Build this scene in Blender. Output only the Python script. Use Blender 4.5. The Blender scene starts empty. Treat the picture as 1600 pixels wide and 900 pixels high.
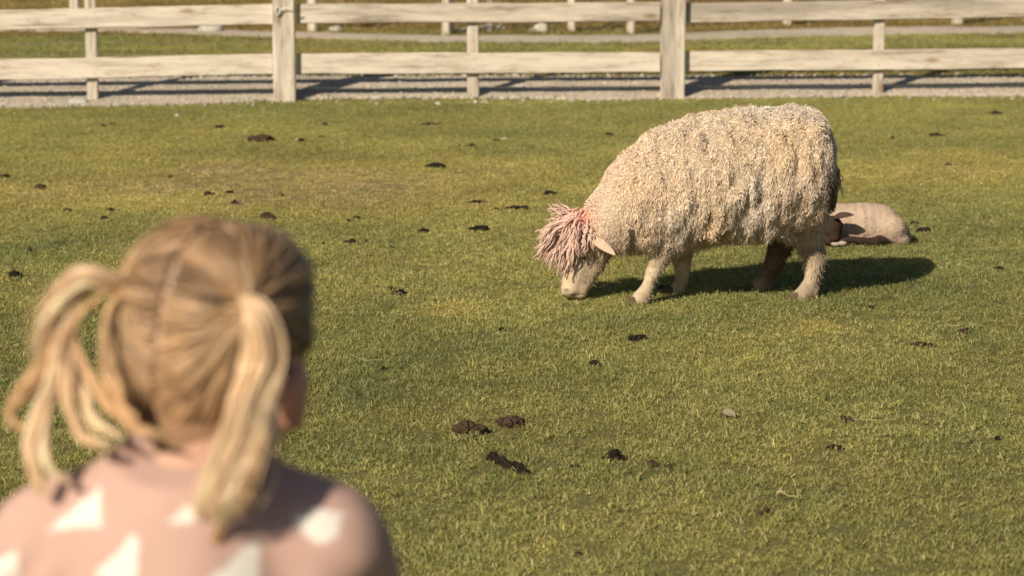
import bpy, bmesh, math, random
import numpy as np
from mathutils import Vector, Matrix
rng = np.random.default_rng(11)
random.seed(11)
scn = bpy.context.scene
COL = scn.collection

# ---------------------------------------------------------------- camera
FPX = 3778.0
PITCH = math.atan(620.0 / FPX)
CP, SP = math.cos(PITCH), math.sin(PITCH)
CAMH = 8.786 * (SP + 13 / FPX * CP)
cam = bpy.data.cameras.new('camera')
camo = bpy.data.objects.new('camera', cam)
COL.objects.link(camo)
camo.location = (0, 0, CAMH)
camo.rotation_euler = (math.pi / 2 - PITCH, 0, 0)
cam.sensor_width = 36
cam.lens = FPX / 1600 * 36
cam.clip_end = 5000
cam.clip_start = 0.05
cam.dof.use_dof = True
cam.dof.focus_distance = 7.5
cam.dof.aperture_fstop = 5.1
cam.dof.aperture_blades = 0
scn.camera = camo

# ---------------------------------------------------------------- world, sun, exposure
SDIR = np.array([0.84, 1.15, 0.0])          # where shadows fall, per metre of height
SUN_EL = math.atan(1.0 / np.linalg.norm(SDIR))
tosun = Vector((-SDIR[0], -SDIR[1], 1.0)).normalized()
w = bpy.data.worlds.new('World')
scn.world = w
w.use_nodes = True
wn = w.node_tree
sky = wn.nodes.new('ShaderNodeTexSky')
sky.sky_type = 'NISHITA'
sky.sun_disc = False
sky.sun_elevation = SUN_EL
sky.sun_rotation = math.atan2(tosun.x, tosun.y)
bg = wn.nodes['Background']
wn.links.new(sky.outputs[0], bg.inputs[0])
bg.inputs[1].default_value = 0.05
sl = bpy.data.lights.new('sun', 'SUN')
sl.energy = 5.0
sl.angle = math.radians(0.5)
sl.color = (1.0, 0.88, 0.71)
slo = bpy.data.objects.new('sun', sl)
COL.objects.link(slo)
slo.rotation_euler = tosun.to_track_quat('Z', 'Y').to_euler()
slo.location = (-6, -10, 12)
scn.view_settings.view_transform = 'Standard'
scn.view_settings.look = 'None'
scn.view_settings.exposure = 0.25
scn.view_settings.gamma = 1

# ---------------------------------------------------------------- photo <-> place
def ray(px, py):
    a = (px - 800) / FPX
    b = (450 - py) / FPX
    return np.array([a, CP + b * SP, -SP + b * CP])

def W(px, py, Y):
    d = ray(px, py)
    return np.array([0, 0, CAMH]) + d * (Y / d[1])

def proj(P):
    P = np.asarray(P, float)
    x = P[..., 0]
    y = P[..., 1]
    z = P[..., 2] - CAMH
    f = y * CP - z * SP
    u = y * SP + z * CP
    return 800 + FPX * x / f, 450 - FPX * u / f

# ---------------------------------------------------------------- noise
def _h(i, j, k, s):
    n = (i * 374761393 + j * 668265263 + k * 2147483647 * 3 + s * 1274126177) & 0xFFFFFFFF
    n = ((n ^ (n >> 13)) * 1274126177) & 0xFFFFFFFF
    n = n ^ (n >> 16)
    return (n & 0xFFFF) / 65535.0

def vnoise(P, s=0):
    P = np.asarray(P, float)
    i = np.floor(P).astype(np.int64)
    f = P - i
    f = f * f * (3 - 2 * f)
    r = 0
    for a in (0, 1):
        wa = f[..., 0] if a else 1 - f[..., 0]
        for b in (0, 1):
            wb = f[..., 1] if b else 1 - f[..., 1]
            for c in (0, 1):
                wc = f[..., 2] if c else 1 - f[..., 2]
                r = r + wa * wb * wc * _h(i[..., 0] + a, i[..., 1] + b, i[..., 2] + c, s)
    return r

def fbm(P, s=0, o=3):
    r, a, t = 0, 1.0, 0
    P = np.asarray(P, float)
    for k in range(o):
        r = r + a * vnoise(P * 2 ** k, s + k * 7)
        t += a
        a *= 0.5
    return r / t

def n2(x, y, sc, s, o=3):
    x = np.asarray(x, float)
    y = np.asarray(y, float)
    return fbm(np.stack([x * sc, y * sc, np.zeros_like(x) + 0.37], -1), s, o)

# ---------------------------------------------------------------- terrain
def yfence(x):
    return 17.0 + 0.10 * np.asarray(x, float)

def sstep(a, b, t):
    t = np.clip((t - a) / (b - a), 0, 1)
    return t * t * (3 - 2 * t)

def hz(x, y):
    x = np.asarray(x, float)
    y = np.asarray(y, float)
    t = y - yfence(x)
    q = np.clip(t + 0.1, 0, 20)
    z = 0.13 * (1 - np.exp(-(q / 0.62) ** 1.6))
    z = z + sstep(0.9, 1.6, t) * (1 - sstep(2.6, 4.0, t)) * (0.05 * n2(x, y, 1.3, 5, 2))
    z = z + 0.03 * np.clip(t - 5.5, 0, 60)
    z = z + 0.03 * np.clip(y - 90, 0, 400)
    return z

def G(px, py):
    d = ray(px, py)
    o = np.array([0, 0, CAMH])
    t = CAMH / max(1e-4, -d[2]) if d[2] < 0 else 60
    for _ in range(40):
        p = o + d * t
        e = p[2] - float(hz(p[0], p[1]))
        t = t + e / max(0.02, -d[2]) * 0.6
    return o + d * t

# ---------------------------------------------------------------- mesh helpers
def mk_mesh(name, V, faces, smooth=True, cols=None, mats=None, fmat=None):
    V = np.asarray(V, np.float32)
    me = bpy.data.meshes.new(name)
    if isinstance(faces, np.ndarray):
        faces = [faces]
    nf = [(len(f), f.shape[1]) for f in faces if len(f)]
    faces = [f for f in faces if len(f)]
    loops = np.concatenate([f.ravel() for f in faces]).astype(np.int32)
    tot = np.concatenate([np.full(n, k, np.int32) for n, k in nf])
    start = np.concatenate([[0], np.cumsum(tot)[:-1]]).astype(np.int32)
    me.vertices.add(len(V))
    me.vertices.foreach_set('co', V.ravel())
    me.loops.add(len(loops))
    me.loops.foreach_set('vertex_index', loops)
    me.polygons.add(len(tot))
    me.polygons.foreach_set('loop_start', start)
    me.polygons.foreach_set('loop_total', tot)
    me.polygons.foreach_set('use_smooth', np.full(len(tot), bool(smooth)))
    if fmat is not None:
        me.polygons.foreach_set('material_index', np.asarray(fmat, np.int32))
    me.update(calc_edges=True)
    if cols is not None:
        a = me.color_attributes.new('col', 'FLOAT_COLOR', 'POINT')
        c = np.ones((len(V), 4), np.float32)
        c[:, :3] = cols
        a.data.foreach_set('color', c.ravel())
    for m in (mats or []):
        me.materials.append(m)
    return me

def link(name, me, parent=None, loc=None):
    o = bpy.data.objects.new(name, me)
    COL.objects.link(o)
    if loc is not None:
        o.location = loc
    if parent is not None:
        o.parent = parent
    return o

def thing(name, label, cat, loc=(0, 0, 0), group=None):
    o = bpy.data.objects.new(name, None)
    COL.objects.link(o)
    o.location = [float(v) for v in loc]
    o.empty_display_size = 0.1
    tag(o, label, cat, group)
    return o

def tag(o, label, cat, group=None):
    o['label'] = label
    o['category'] = cat
    if group:
        o['group'] = group
    return o

def tubes(paths, rad, S=4, ref=None):
    """paths (N,K,3), rad (N,K) -> verts, quads"""
    N, K, _ = paths.shape
    T = np.gradient(paths, axis=1)
    T /= np.linalg.norm(T, axis=2, keepdims=True) + 1e-9
    if ref is None:
        ref = rng.normal(size=(N, 1, 3))
    else:
        ref = np.broadcast_to(np.asarray(ref, float), (N, 1, 3))
    U = np.cross(T, ref)
    U /= np.linalg.norm(U, axis=2, keepdims=True) + 1e-9
    Vv = np.cross(T, U)
    a = np.arange(S) / S * 2 * math.pi
    ring = U[:, :, None, :] * np.cos(a)[None, None, :, None] + Vv[:, :, None, :] * np.sin(a)[None, None, :, None]
    P = paths[:, :, None, :] + ring * rad[:, :, None, None]
    idx = np.arange(N * K * S).reshape(N, K, S)
    A = idx[:, :-1, :]
    B = np.roll(idx, -1, 2)[:, :-1, :]
    C = np.roll(idx, -1, 2)[:, 1:, :]
    D = idx[:, 1:, :]
    Q = np.stack([A, B, C, D], -1).reshape(-1, 4)
    return P.reshape(-1, 3), Q

def nets(Vl, lo, h):
    s = Vl < 0
    nx, ny, nz = Vl.shape
    sl = lambda d, n: slice(d, n - 1 + d)
    cor = [(a, b, c) for a in (0, 1) for b in (0, 1) for c in (0, 1)]
    sub = lambda A, c: A[sl(c[0], nx), sl(c[1], ny), sl(c[2], nz)]
    cnt = sum(sub(s, c).astype(np.int8) for c in cor)
    m = (cnt > 0) & (cnt < 8)
    idx = np.full(m.shape, -1, np.int64)
    n = int(m.sum())
    idx[m] = np.arange(n)
    cell = np.argwhere(m).astype(float)
    vals = {c: sub(Vl, c)[m] for c in cor}
    acc = np.zeros((n, 3))
    k = np.zeros(n)
    for c in cor:
        for ax in range(3):
            if c[ax] == 0:
                d = list(c)
                d[ax] = 1
                d = tuple(d)
                va, vb = vals[c], vals[d]
                cr = (va < 0) != (vb < 0)
                t = np.where(cr, va / np.where(va - vb == 0, 1, va - vb), 0)
                p = np.tile(np.array(c, float), (n, 1))
                p[:, ax] = t
                acc += p * cr[:, None]
                k += cr
    V = (cell + acc / k[:, None]) * h + lo
    Q = []
    for ax in range(3):
        o1, o2 = [(1, 2), (2, 0), (0, 1)][ax]
        a = [slice(None)] * 3
        b = [slice(None)] * 3
        a[ax] = slice(0, -1)
        b[ax] = slice(1, None)
        for q in (o1, o2):
            a[q] = slice(1, -1)
            b[q] = slice(1, -1)
        sa, sb = s[tuple(a)], s[tuple(b)]
        e = np.argwhere(sa != sb)
        flip = sa[tuple(e.T)]
        base = e.copy()
        base[:, o1] += 1
        base[:, o2] += 1
        def cid(d1, d2):
            g = base.copy()
            g[:, o1] += d1
            g[:, o2] += d2
            return idx[tuple(g.T)]
        q = np.stack([cid(-1, -1), cid(0, -1), cid(0, 0), cid(-1, 0)], 1)
        q[~flip] = q[~flip][:, ::-1]
        Q.append(q)
    Q = np.concatenate(Q)
    Q = Q[(Q >= 0).all(1)]
    return V, Q

def smooth_v(V, Q, it=1, f=0.5):
    for _ in range(it):
        a = np.zeros_like(V)
        k = np.zeros(len(V))
        for i in range(4):
            for j in ((i + 1) % 4, (i - 1) % 4):
                np.add.at(a, Q[:, i], V[Q[:, j]])
                np.add.at(k, Q[:, i], 1)
        V = V + f * (a / np.maximum(k, 1)[:, None] - V)
    return V

def vnormals(V, Q):
    n = np.cross(V[Q[:, 2]] - V[Q[:, 0]], V[Q[:, 3]] - V[Q[:, 1]])
    o = np.zeros_like(V)
    for i in range(4):
        np.add.at(o, Q[:, i], n)
    return o / (np.linalg.norm(o, axis=1, keepdims=True) + 1e-12)

def smin(a, b, k):
    h = np.clip(0.5 + 0.5 * (b - a) / k, 0, 1)
    return b + (a - b) * h - k * h * (1 - h)

def cap(P, a, b, ra, rb):
    a = np.asarray(a, float)
    b = np.asarray(b, float)
    d = b - a
    t = np.clip(((P - a) @ d) / (d @ d + 1e-12), 0, 1)
    return np.linalg.norm(P - a - t[..., None] * d, axis=-1) - (ra + (rb - ra) * t)

def ell(P, c, r):
    q = (P - np.asarray(c, float))
    r = np.asarray(r, float)
    k0 = np.linalg.norm(q / r, axis=-1)
    k1 = np.linalg.norm(q / (r * r), axis=-1)
    return k0 * (k0 - 1) / (k1 + 1e-9)

def chain(P, pts, k=0.02):
    d = None
    for (a, ra), (b, rb) in zip(pts[:-1], pts[1:]):
        e = cap(P, a, b, ra, rb)
        d = e if d is None else smin(d, e, k)
    return d

def grid_mesh(fn, lo, hi, h, it=1):
    lo = np.asarray(lo, float)
    hi = np.asarray(hi, float)
    ax = [np.arange(lo[i], hi[i] + h, h) for i in range(3)]
    P = np.stack(np.meshgrid(*ax, indexing='ij'), -1)
    V, Q = nets(fn(P), lo, h)
    if it:
        V = smooth_v(V, Q, it)
    return V, Q

def sample_surface(V, Q, n, weight=None):
    t = np.concatenate([Q[:, [0, 1, 2]], Q[:, [0, 2, 3]]])
    a, b, c = V[t[:, 0]], V[t[:, 1]], V[t[:, 2]]
    ar = np.linalg.norm(np.cross(b - a, c - a), axis=1)
    if weight is not None:
        ar = ar * weight[t].mean(1)
    i = rng.choice(len(t), n, p=ar / ar.sum())
    u = np.sqrt(rng.random(n))
    v = rng.random(n)
    l0, l1, l2 = (1 - u), u * (1 - v), u * v
    N = vnormals(V, Q)
    mix = lambda A: A[t[i, 0]] * l0[:, None] + A[t[i, 1]] * l1[:, None] + A[t[i, 2]] * l2[:, None]
    nn = mix(N)
    return mix(V), nn / np.linalg.norm(nn, axis=1, keepdims=True)

def nrm(a):
    return a / (np.linalg.norm(a, axis=-1, keepdims=True) + 1e-9)

# ---------------------------------------------------------------- materials
class M:
    def __init__(s, name, rough=0.8, spec=0.3):
        s.m = bpy.data.materials.new(name)
        s.m.use_nodes = True
        s.t = s.m.node_tree
        s.b = s.t.nodes['Principled BSDF']
        s.b.inputs['Roughness'].default_value = rough
        s.b.inputs['Specular IOR Level'].default_value = spec

    def n(s, typ, **kw):
        nd = s.t.nodes.new('ShaderNode' + typ)
        for k, v in kw.items():
            setattr(nd, k, v)
        return nd

    def l(s, a, b):
        s.t.links.new(a, b)

    def noise(s, vec, scale, detail=4, rough=0.55, out=0):
        nd = s.n('TexNoise')
        nd.inputs['Scale'].default_value = scale
        nd.inputs['Detail'].default_value = detail
        nd.inputs['Roughness'].default_value = rough
        if vec is not None:
            s.l(vec, nd.inputs['Vector'])
        return nd.outputs[out]

    def ramp(s, fac, stops):
        nd = s.n('ValToRGB')
        e = nd.color_ramp.elements
        while len(e) < len(stops):
            e.new(0.5)
        for i, (p, c) in enumerate(stops):
            e[i].position = p
            e[i].color = (*c, 1) if len(c) == 3 else c
        s.l(fac, nd.inputs[0])
        return nd.outputs[0]

    def mix(s, fac, a, b, mode='MIX'):
        nd = s.n('Mix', data_type='RGBA', blend_type=mode)
        for sock, v in ((nd.inputs[0], fac), (nd.inputs[6], a), (nd.inputs[7], b)):
            if isinstance(v, (int, float)):
                sock.default_value = v
            elif isinstance(v, tuple):
                sock.default_value = (*v, 1)
            else:
                s.l(v, sock)
        return nd.outputs[2]

    def scale(s, vec, v):
        nd = s.n('VectorMath', operation='MULTIPLY')
        s.l(vec, nd.inputs[0])
        nd.inputs[1].default_value = v
        return nd.outputs[0]

    def col(s, sock):
        s.l(sock, s.b.inputs['Base Color'])

    def bump(s, h, strength=0.4, dist=0.01):
        nd = s.n('Bump')
        nd.inputs['Strength'].default_value = strength
        nd.inputs['Distance'].default_value = dist
        s.l(h, nd.inputs['Height'])
        s.l(nd.outputs[0], s.b.inputs['Normal'])

    def pos(s):
        return s.n('NewGeometry').outputs['Position']

    def obj(s):
        return s.n('TexCoord').outputs['Object']

    def attr(s, name, typ='GEOMETRY', out='Color'):
        nd = s.n('Attribute')
        nd.attribute_name = name
        nd.attribute_type = typ
        return nd.outputs[out]

def mat_ground():
    m = M('turf_soil', 0.95, 0.1)
    c = m.attr('col')
    f = m.noise(m.pos(), 60, 6, 0.7)
    v = m.ramp(f, [(0.3, (0.45, 0.42, 0.4)), (0.7, (1.5, 1.5, 1.45))])
    m.col(m.mix(1.0, c, v, 'MULTIPLY'))
    m.bump(m.noise(m.pos(), 90, 5, 0.7), 0.9, 0.02)
    return m.m

def mat_blade():
    m = M('grass_blade', 0.55, 0.25)
    c = m.mix(1.0, m.attr('tint', 'INSTANCER'), m.attr('col'), 'MULTIPLY')
    m.col(c)
    tr = m.n('BsdfTranslucent')
    m.l(m.mix(1.0, c, (1.1, 1.15, 0.6), 'MULTIPLY'), tr.inputs[0])
    mx = m.n('MixShader')
    mx.inputs[0].default_value = 0.36
    m.l(m.b.outputs[0], mx.inputs[1])
    m.l(tr.outputs[0], mx.inputs[2])
    m.l(mx.outputs[0], m.t.nodes['Material Output'].inputs[0])
    return m.m

def mat_gravel():
    m = M('gravel_bed', 0.95, 0.15)
    p = m.pos()
    v = m.n('TexVoronoi')
    v.inputs['Scale'].default_value = 55
    m.l(p, v.inputs['Vector'])
    a = m.ramp(v.outputs['Color'], [(0.1, (0.34, 0.29, 0.222)), (0.9, (0.62, 0.545, 0.435))])
    b = m.ramp(m.noise(p, 1.3, 4), [(0.35, (0.82, 0.8, 0.76)), (0.65, (1.05, 1.03, 1.0))])
    m.col(m.mix(1.0, a, b, 'MULTIPLY'))
    m.bump(v.outputs['Distance'], 0.6, 0.015)
    return m.m

def mat_attr(name, rough, spec, noise_sc=0, lo=0.8, hi=1.15, bump=0, bdist=0.003, bsc=200, sss=0, aniso=0):
    m = M(name, rough, spec)
    c = m.attr('col')
    if noise_sc:
        c = m.mix(1.0, c, m.ramp(m.noise(m.pos(), noise_sc, 5, 0.6), [(0.3, (lo,) * 3), (0.7, (hi,) * 3)]), 'MULTIPLY')
    m.col(c)
    if bump:
        m.bump(m.noise(m.pos(), bsc, 4, 0.6), bump, bdist)
    if sss:
        m.b.inputs['Subsurface Weight'].default_value = sss
        m.b.inputs['Subsurface Radius'].default_value = (0.012, 0.004, 0.002)
        m.b.inputs['Subsurface Scale'].default_value = 1.0
    return m.m

def mat_wood(name, axis=0):
    m = M(name, 0.85, 0.2)
    o = m.obj()
    r = m.n('ObjectInfo').outputs['Random']
    off = m.n('VectorMath', operation='ADD')
    sc = m.n('VectorMath', operation='SCALE')
    cmb = m.n('CombineXYZ')
    for k in range(3):
        m.l(r, cmb.inputs[k])
    m.l(cmb.outputs[0], sc.inputs[0])
    sc.inputs['Scale'].default_value = 37.0
    m.l(o, off.inputs[0])
    m.l(sc.outputs[0], off.inputs[1])
    st = [30, 30, 30]
    st[axis] = 1.6
    g = m.noise(m.scale(off.outputs[0], tuple(st)), 1.0, 6, 0.65)
    st2 = [9, 9, 9]
    st2[axis] = 1.1
    big = m.noise(m.scale(off.outputs[0], tuple(st2)), 1.0, 4, 0.6)
    wear = m.attr('wear', 'OBJECT', 'Fac')
    warm = m.ramp(g, [(0.28, (0.48, 0.41, 0.32)), (0.5, (0.64, 0.575, 0.475)), (0.75, (0.71, 0.65, 0.55))])
    grey = m.ramp(g, [(0.25, (0.27, 0.23, 0.185)), (0.55, (0.38, 0.335, 0.275)), (0.8, (0.46, 0.41, 0.345))])
    ad = m.n('Math', operation='ADD')
    m.l(big, ad.inputs[0])
    m.l(wear, ad.inputs[1])
    f = m.ramp(ad.outputs[0], [(0.66, (0, 0, 0)), (0.94, (1, 1, 1))])
    c = m.mix(f, warm, grey)
    # knots
    st3 = [6.5, 6.5, 6.5]
    st3[axis] = 2.3
    v = m.n('TexVoronoi')
    v.inputs['Scale'].default_value = 1.0
    m.l(m.scale(off.outputs[0], tuple(st3)), v.inputs['Vector'])
    kf = m.ramp(v.outputs['Distance'], [(0.05, (0.62, 0.5, 0.4)), (0.17, (1, 1, 1))])
    c = m.mix(1.0, c, kf, 'MULTIPLY')
    st4 = [20, 20, 20]
    st4[axis] = 3.5
    blotch = m.ramp(m.noise(m.scale(off.outputs[0], tuple(st4)), 1.0, 6, 0.72), [(0.33, (0.62, 0.56, 0.49)), (0.48, (0.97, 0.96, 0.95)), (0.72, (1.10, 1.09, 1.07))])
    c = m.mix(1.0, c, blotch, 'MULTIPLY')
    st5 = [70, 70, 70]
    st5[axis] = 1.3
    crack = m.ramp(m.noise(m.scale(off.outputs[0], tuple(st5)), 1.0, 3, 0.5), [(0.27, (0.34, 0.28, 0.22)), (0.335, (1, 1, 1))])
    c = m.mix(0.85, c, crack, 'MULTIPLY')
    m.col(c)
    m.bump(g, 0.5, 0.005)
    return m.m

def mat_plain(name, c, rough=0.8, spec=0.3, metal=0, nsc=40, var=0.25, bump=0.3, bd=0.004):
    m = M(name, rough, spec)
    f = m.noise(m.obj(), nsc, 5, 0.6)
    a = tuple(x * (1 - var) for x in c)
    b = tuple(x * (1 + var) for x in c)
    m.col(m.ramp(f, [(0.3, a), (0.7, b)]))
    m.b.inputs['Metallic'].default_value = metal
    if bump:
        m.bump(f, bump, bd)
    return m.m

M_GROUND = mat_ground()
M_BLADE = mat_blade()
M_GRAVEL = mat_gravel()
M_BOARD = mat_wood('weathered_board', 0)
M_POST = mat_wood('weathered_post', 2)
M_WIRE = mat_plain('wire_metal', (0.35, 0.33, 0.30), 0.5, 0.5, 0.6, bump=0)
M_GALV = mat_plain('galvanised_metal', (0.42, 0.41, 0.39), 0.5, 0.5, 0.5, bump=0)
M_STONE = mat_plain('field_stone', (0.40, 0.37, 0.32), 0.9, 0.2, 0, 14, 0.3, 0.6, 0.02)
M_PEBBLE = mat_plain('pebble', (0.36, 0.325, 0.27), 0.9, 0.2, 0, 9, 0.4, 0.2)
M_DUNG = mat_plain('fresh_dung', (0.016, 0.0115, 0.008), 0.8, 0.15, 0, 60, 0.4, 0.8, 0.006)
M_DUNGB = mat_plain('dry_dung', (0.060, 0.038, 0.022), 0.9, 0.15, 0, 90, 0.6, 1.0, 0.008)
M_STRAW = mat_plain('straw_stalk', (0.33, 0.28, 0.14), 0.8, 0.3, bump=0)
M_LEAF = mat_plain('dead_leaf', (0.24, 0.20, 0.13), 0.9, 0.1)

# ---------------------------------------------------------------- grass colour (pigment of the turf)
GRN = np.array([0.246, 0.262, 0.094])
DRY = np.array([0.400, 0.362, 0.122])
STR = np.array([0.450, 0.370, 0.180])
patches = []      # (x, y, rx, ry, dry)
for px, py, wx, wy, d in [(160, 300, 420, 40, 0.65), (430, 290, 260, 30, 0.45), (640, 300, 260, 42, 0.75), (800, 262, 160, 22, 0.45),
                          (700, 484, 55, 14, 1.5), (1480, 268, 200, 30, 0.55), (1350, 290, 120, 30, 0.4), (1270, 512, 60, 16, 0.8),
                          (300, 215, 300, 26, 0.3), (1060, 790, 90, 30, 0.35), (1350, 720, 120, 25, 0.4), (700, 640, 150, 35, 0.25),
                          (330, 270, 420, 24, 0.35), (1100, 560, 130, 30, 0.3), (860, 855, 60, 25, 0.5), (150, 245, 60, 10, 0.5), (330, 262, 60, 10, 0.5),
                          (1050, 500, 260, 10, -0.35), (600, 175, 700, 14, -0.2), (1200, 165, 500, 10, -0.25), (1250, 640, 80, 22, -0.3),
                          (1020, 735, 110, 20, -0.25), (790, 745, 110, 30, -0.35), (560, 610, 80, 35, -0.25), (60, 400, 200, 30, -0.2)]:
    c = G(px, py)
    e = G(px + wx, py)
    r1 = abs(e[0] - c[0])
    r2 = abs(G(px, py - wy)[1] - G(px, py + wy)[1]) / 2
    patches.append((c[0], c[1], r1, r2, d))

def dryness(x, y):
    d = 0.95 * (n2(x, y, 0.55, 21, 3) - 0.5) + 0.9 * (n2(x, y, 2.6, 22, 3) - 0.5) + 0.7 * (n2(x, y, 9.0, 23, 2) - 0.5) + 0.30
    for px, py, rx, ry, k in patches:
        q = ((x - px) / rx) ** 2 + ((y - py) / ry) ** 2
        d = d + k * np.exp(-q * 1.3) * (0.55 + 0.9 * n2(x, y, 4.0, 29, 2))
    d = d + 0.14 * sstep(9.5, 14, y)
    t = y - yfence(x)
    d = d + sstep(0.5, 0.9, t) * -0.12 + sstep(5.5, 7.5, t) * 0.55
    return d

def turf_col(x, y):
    d = dryness(x, y)[..., None]
    c = GRN + (DRY - GRN) * np.clip(d, -0.25, 1) + (STR - DRY) * np.clip(d - 1.0, 0, 1)
    t = (y - yfence(x))[..., None]
    brown = np.array([0.240, 0.165, 0.065])
    k = sstep(5.0, 6.5, t) * np.clip(0.25 + 1.1 * n2(x, y, 0.8, 31, 3)[..., None], 0, 1)
    k = np.clip(k + sstep(0.6, 0.9, t) * (1 - sstep(5, 6, t)) * np.clip(1.8 * (n2(x, y, 1.6, 33, 3)[..., None] - 0.50), 0, 0.8), 0, 1)
    k = np.clip(k + sstep(0.35, 0.5, t) * (1 - sstep(0.7, 1.0, t)) * 0.4, 0, 1)
    c = c * (1 - k) + brown * k
    v = 0.75 + 0.5 * n2(x, y, 1.7, 41, 2)[..., None]
    return c * v * 1.07

# ---------------------------------------------------------------- ground: one sheet to the horizon
def axis_pts(parts):
    r = []
    for a, b, s in parts:
        r += list(np.arange(a, b - 1e-6, s))
    r.append(parts[-1][1])
    return np.array(r)
gx = axis_pts([(-900, -100, 100), (-100, -20, 10), (-20, -7, 1.0), (-7, 7, 0.10), (7, 20, 1.0), (20, 100, 10), (100, 900, 100)])
gy = axis_pts([(-300, -20, 40), (-20, 1, 3), (1, 4, 0.5), (4, 27, 0.10), (27, 45, 0.5), (45, 120, 5), (120, 1500, 115)])
GX, GY = np.meshgrid(gx, gy, indexing='ij')
GZ = hz(GX, GY)
V = np.stack([GX, GY, GZ], -1).reshape(-1, 3)
ni, nj = len(gx), len(gy)
I = np.arange(ni * nj).reshape(ni, nj)
Q = np.stack([I[:-1, :-1], I[1:, :-1], I[1:, 1:], I[:-1, 1:]], -1).reshape(-1, 4)
tc = turf_col(GX, GY).reshape(-1, 3)
soil = np.array([0.085, 0.062, 0.030])
ground = link('ground', mk_mesh('ground', V, Q, True, tc * 0.50 + soil * 0.45, [M_GROUND]))
ground['kind'] = 'structure'

# ---------------------------------------------------------------- gravel yard strip and far track
def strip(name, near, far, jitter, seed, lift):
    near = [G(*p)[:2] for p in near]
    far = [G(*p)[:2] for p in far]
    near, far = np.array(near), np.array(far)
    def ext(a):
        a = a[np.argsort(a[:, 0])]
        l = a[0] + (a[0] - a[1]) / abs(a[0, 0] - a[1, 0]) * 14
        r = a[-1] + (a[-1] - a[-2]) / abs(a[-1, 0] - a[-2, 0]) * 14
        l[1] = a[0, 1]
        r[1] = a[-1, 1]
        return np.vstack([l, a, r])
    near, far = ext(near), ext(far)
    xs = np.arange(-14, 14.01, 0.05)
    yn = np.interp(xs, near[:, 0], near[:, 1]) + jitter * (n2(xs, xs * 0, 2.2, seed) - 0.5) * 2
    yf = np.interp(xs, far[:, 0], far[:, 1]) + jitter * (n2(xs, xs * 0, 2.2, seed + 9) - 0.5) * 2
    k = np.linspace(0, 1, 22)
    X = np.repeat(xs[:, None], len(k), 1)
    Y = yn[:, None] + (yf - yn)[:, None] * k
    Z = hz(X, Y) + lift * np.sin(math.pi * np.clip(k, 0.0, 1))[None] ** 0.3 + 0.006 + 0.012 * (n2(X, Y, 6, seed + 3, 2) - 0.5)
    Z[:, 0] -= 0.03
    Z[:, -1] -= 0.03
    V = np.stack([X, Y, Z], -1).reshape(-1, 3)
    I = np.arange(X.size).reshape(X.shape)
    Q = np.stack([I[:-1, :-1], I[1:, :-1], I[1:, 1:], I[:-1, 1:]], -1).reshape(-1, 4)
    o = link(name, mk_mesh(name, V, Q, True, None, [M_GRAVEL]))
    o['kind'] = 'structure'
    return xs, yn, yf
yard = strip('gravel_yard', [(-300, 180), (0, 171), (130, 168), (300, 164), (450, 158), (620, 155), (800, 154), (980, 158), (1060, 156), (1250, 153), (1600, 152), (1900, 151)],
             [(-300, 127), (0, 123), (450, 121), (800, 121), (1200, 122), (1600, 120), (1900, 120)], 0.06, 61, 0.012)
track = strip('gravel_track', [(-300, 49), (0, 49), (160, 50), (430, 59), (700, 68), (1000, 68), (1100, 64), (1350, 56), (1600, 53), (1900, 52)],
              [(-300, 44), (0, 44), (160, 44), (430, 50), (700, 57), (1000, 56), (1100, 51), (1350, 43), (1600, 42), (1900, 42)], 0.1, 71, 0.012)

def on_gravel(x, y, pad=0.0):
    r = np.zeros(np.shape(x), bool)
    for xs, yn, yf in (yard, track):
        a = np.interp(x, xs, yn)
        b = np.interp(x, xs, yf)
        r |= (y > a + pad) & (y < b - pad)
    return r

# ---------------------------------------------------------------- instanced ground cover (grass, gravel stones)
def scatter_group(name, coll):
    ng = bpy.data.node_groups.new(name, 'GeometryNodeTree')
    ng.interface.new_socket('Geometry', in_out='INPUT', socket_type='NodeSocketGeometry')
    ng.interface.new_socket('Geometry', in_out='OUTPUT', socket_type='NodeSocketGeometry')
    gi = ng.nodes.new('NodeGroupInput')
    go = ng.nodes.new('NodeGroupOutput')
    ip = ng.nodes.new('GeometryNodeInstanceOnPoints')
    ci = ng.nodes.new('GeometryNodeCollectionInfo')
    ci.inputs[0].default_value = coll
    ci.inputs['Separate Children'].default_value = True
    ci.inputs['Reset Children'].default_value = True
    ip.inputs['Pick Instance'].default_value = True
    def at(n, t):
        a = ng.nodes.new('GeometryNodeInputNamedAttribute')
        a.data_type = t
        a.inputs[0].default_value = n
        return a.outputs[0]
    ng.links.new(gi.outputs[0], ip.inputs['Points'])
    ng.links.new(ci.outputs[0], ip.inputs['Instance'])
    ng.links.new(at('pick', 'INT'), ip.inputs['Instance Index'])
    ng.links.new(at('rot', 'FLOAT_VECTOR'), ip.inputs['Rotation'])
    ng.links.new(at('scl', 'FLOAT_VECTOR'), ip.inputs['Scale'])
    ng.links.new(ip.outputs[0], go.inputs[0])
    return ng

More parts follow.
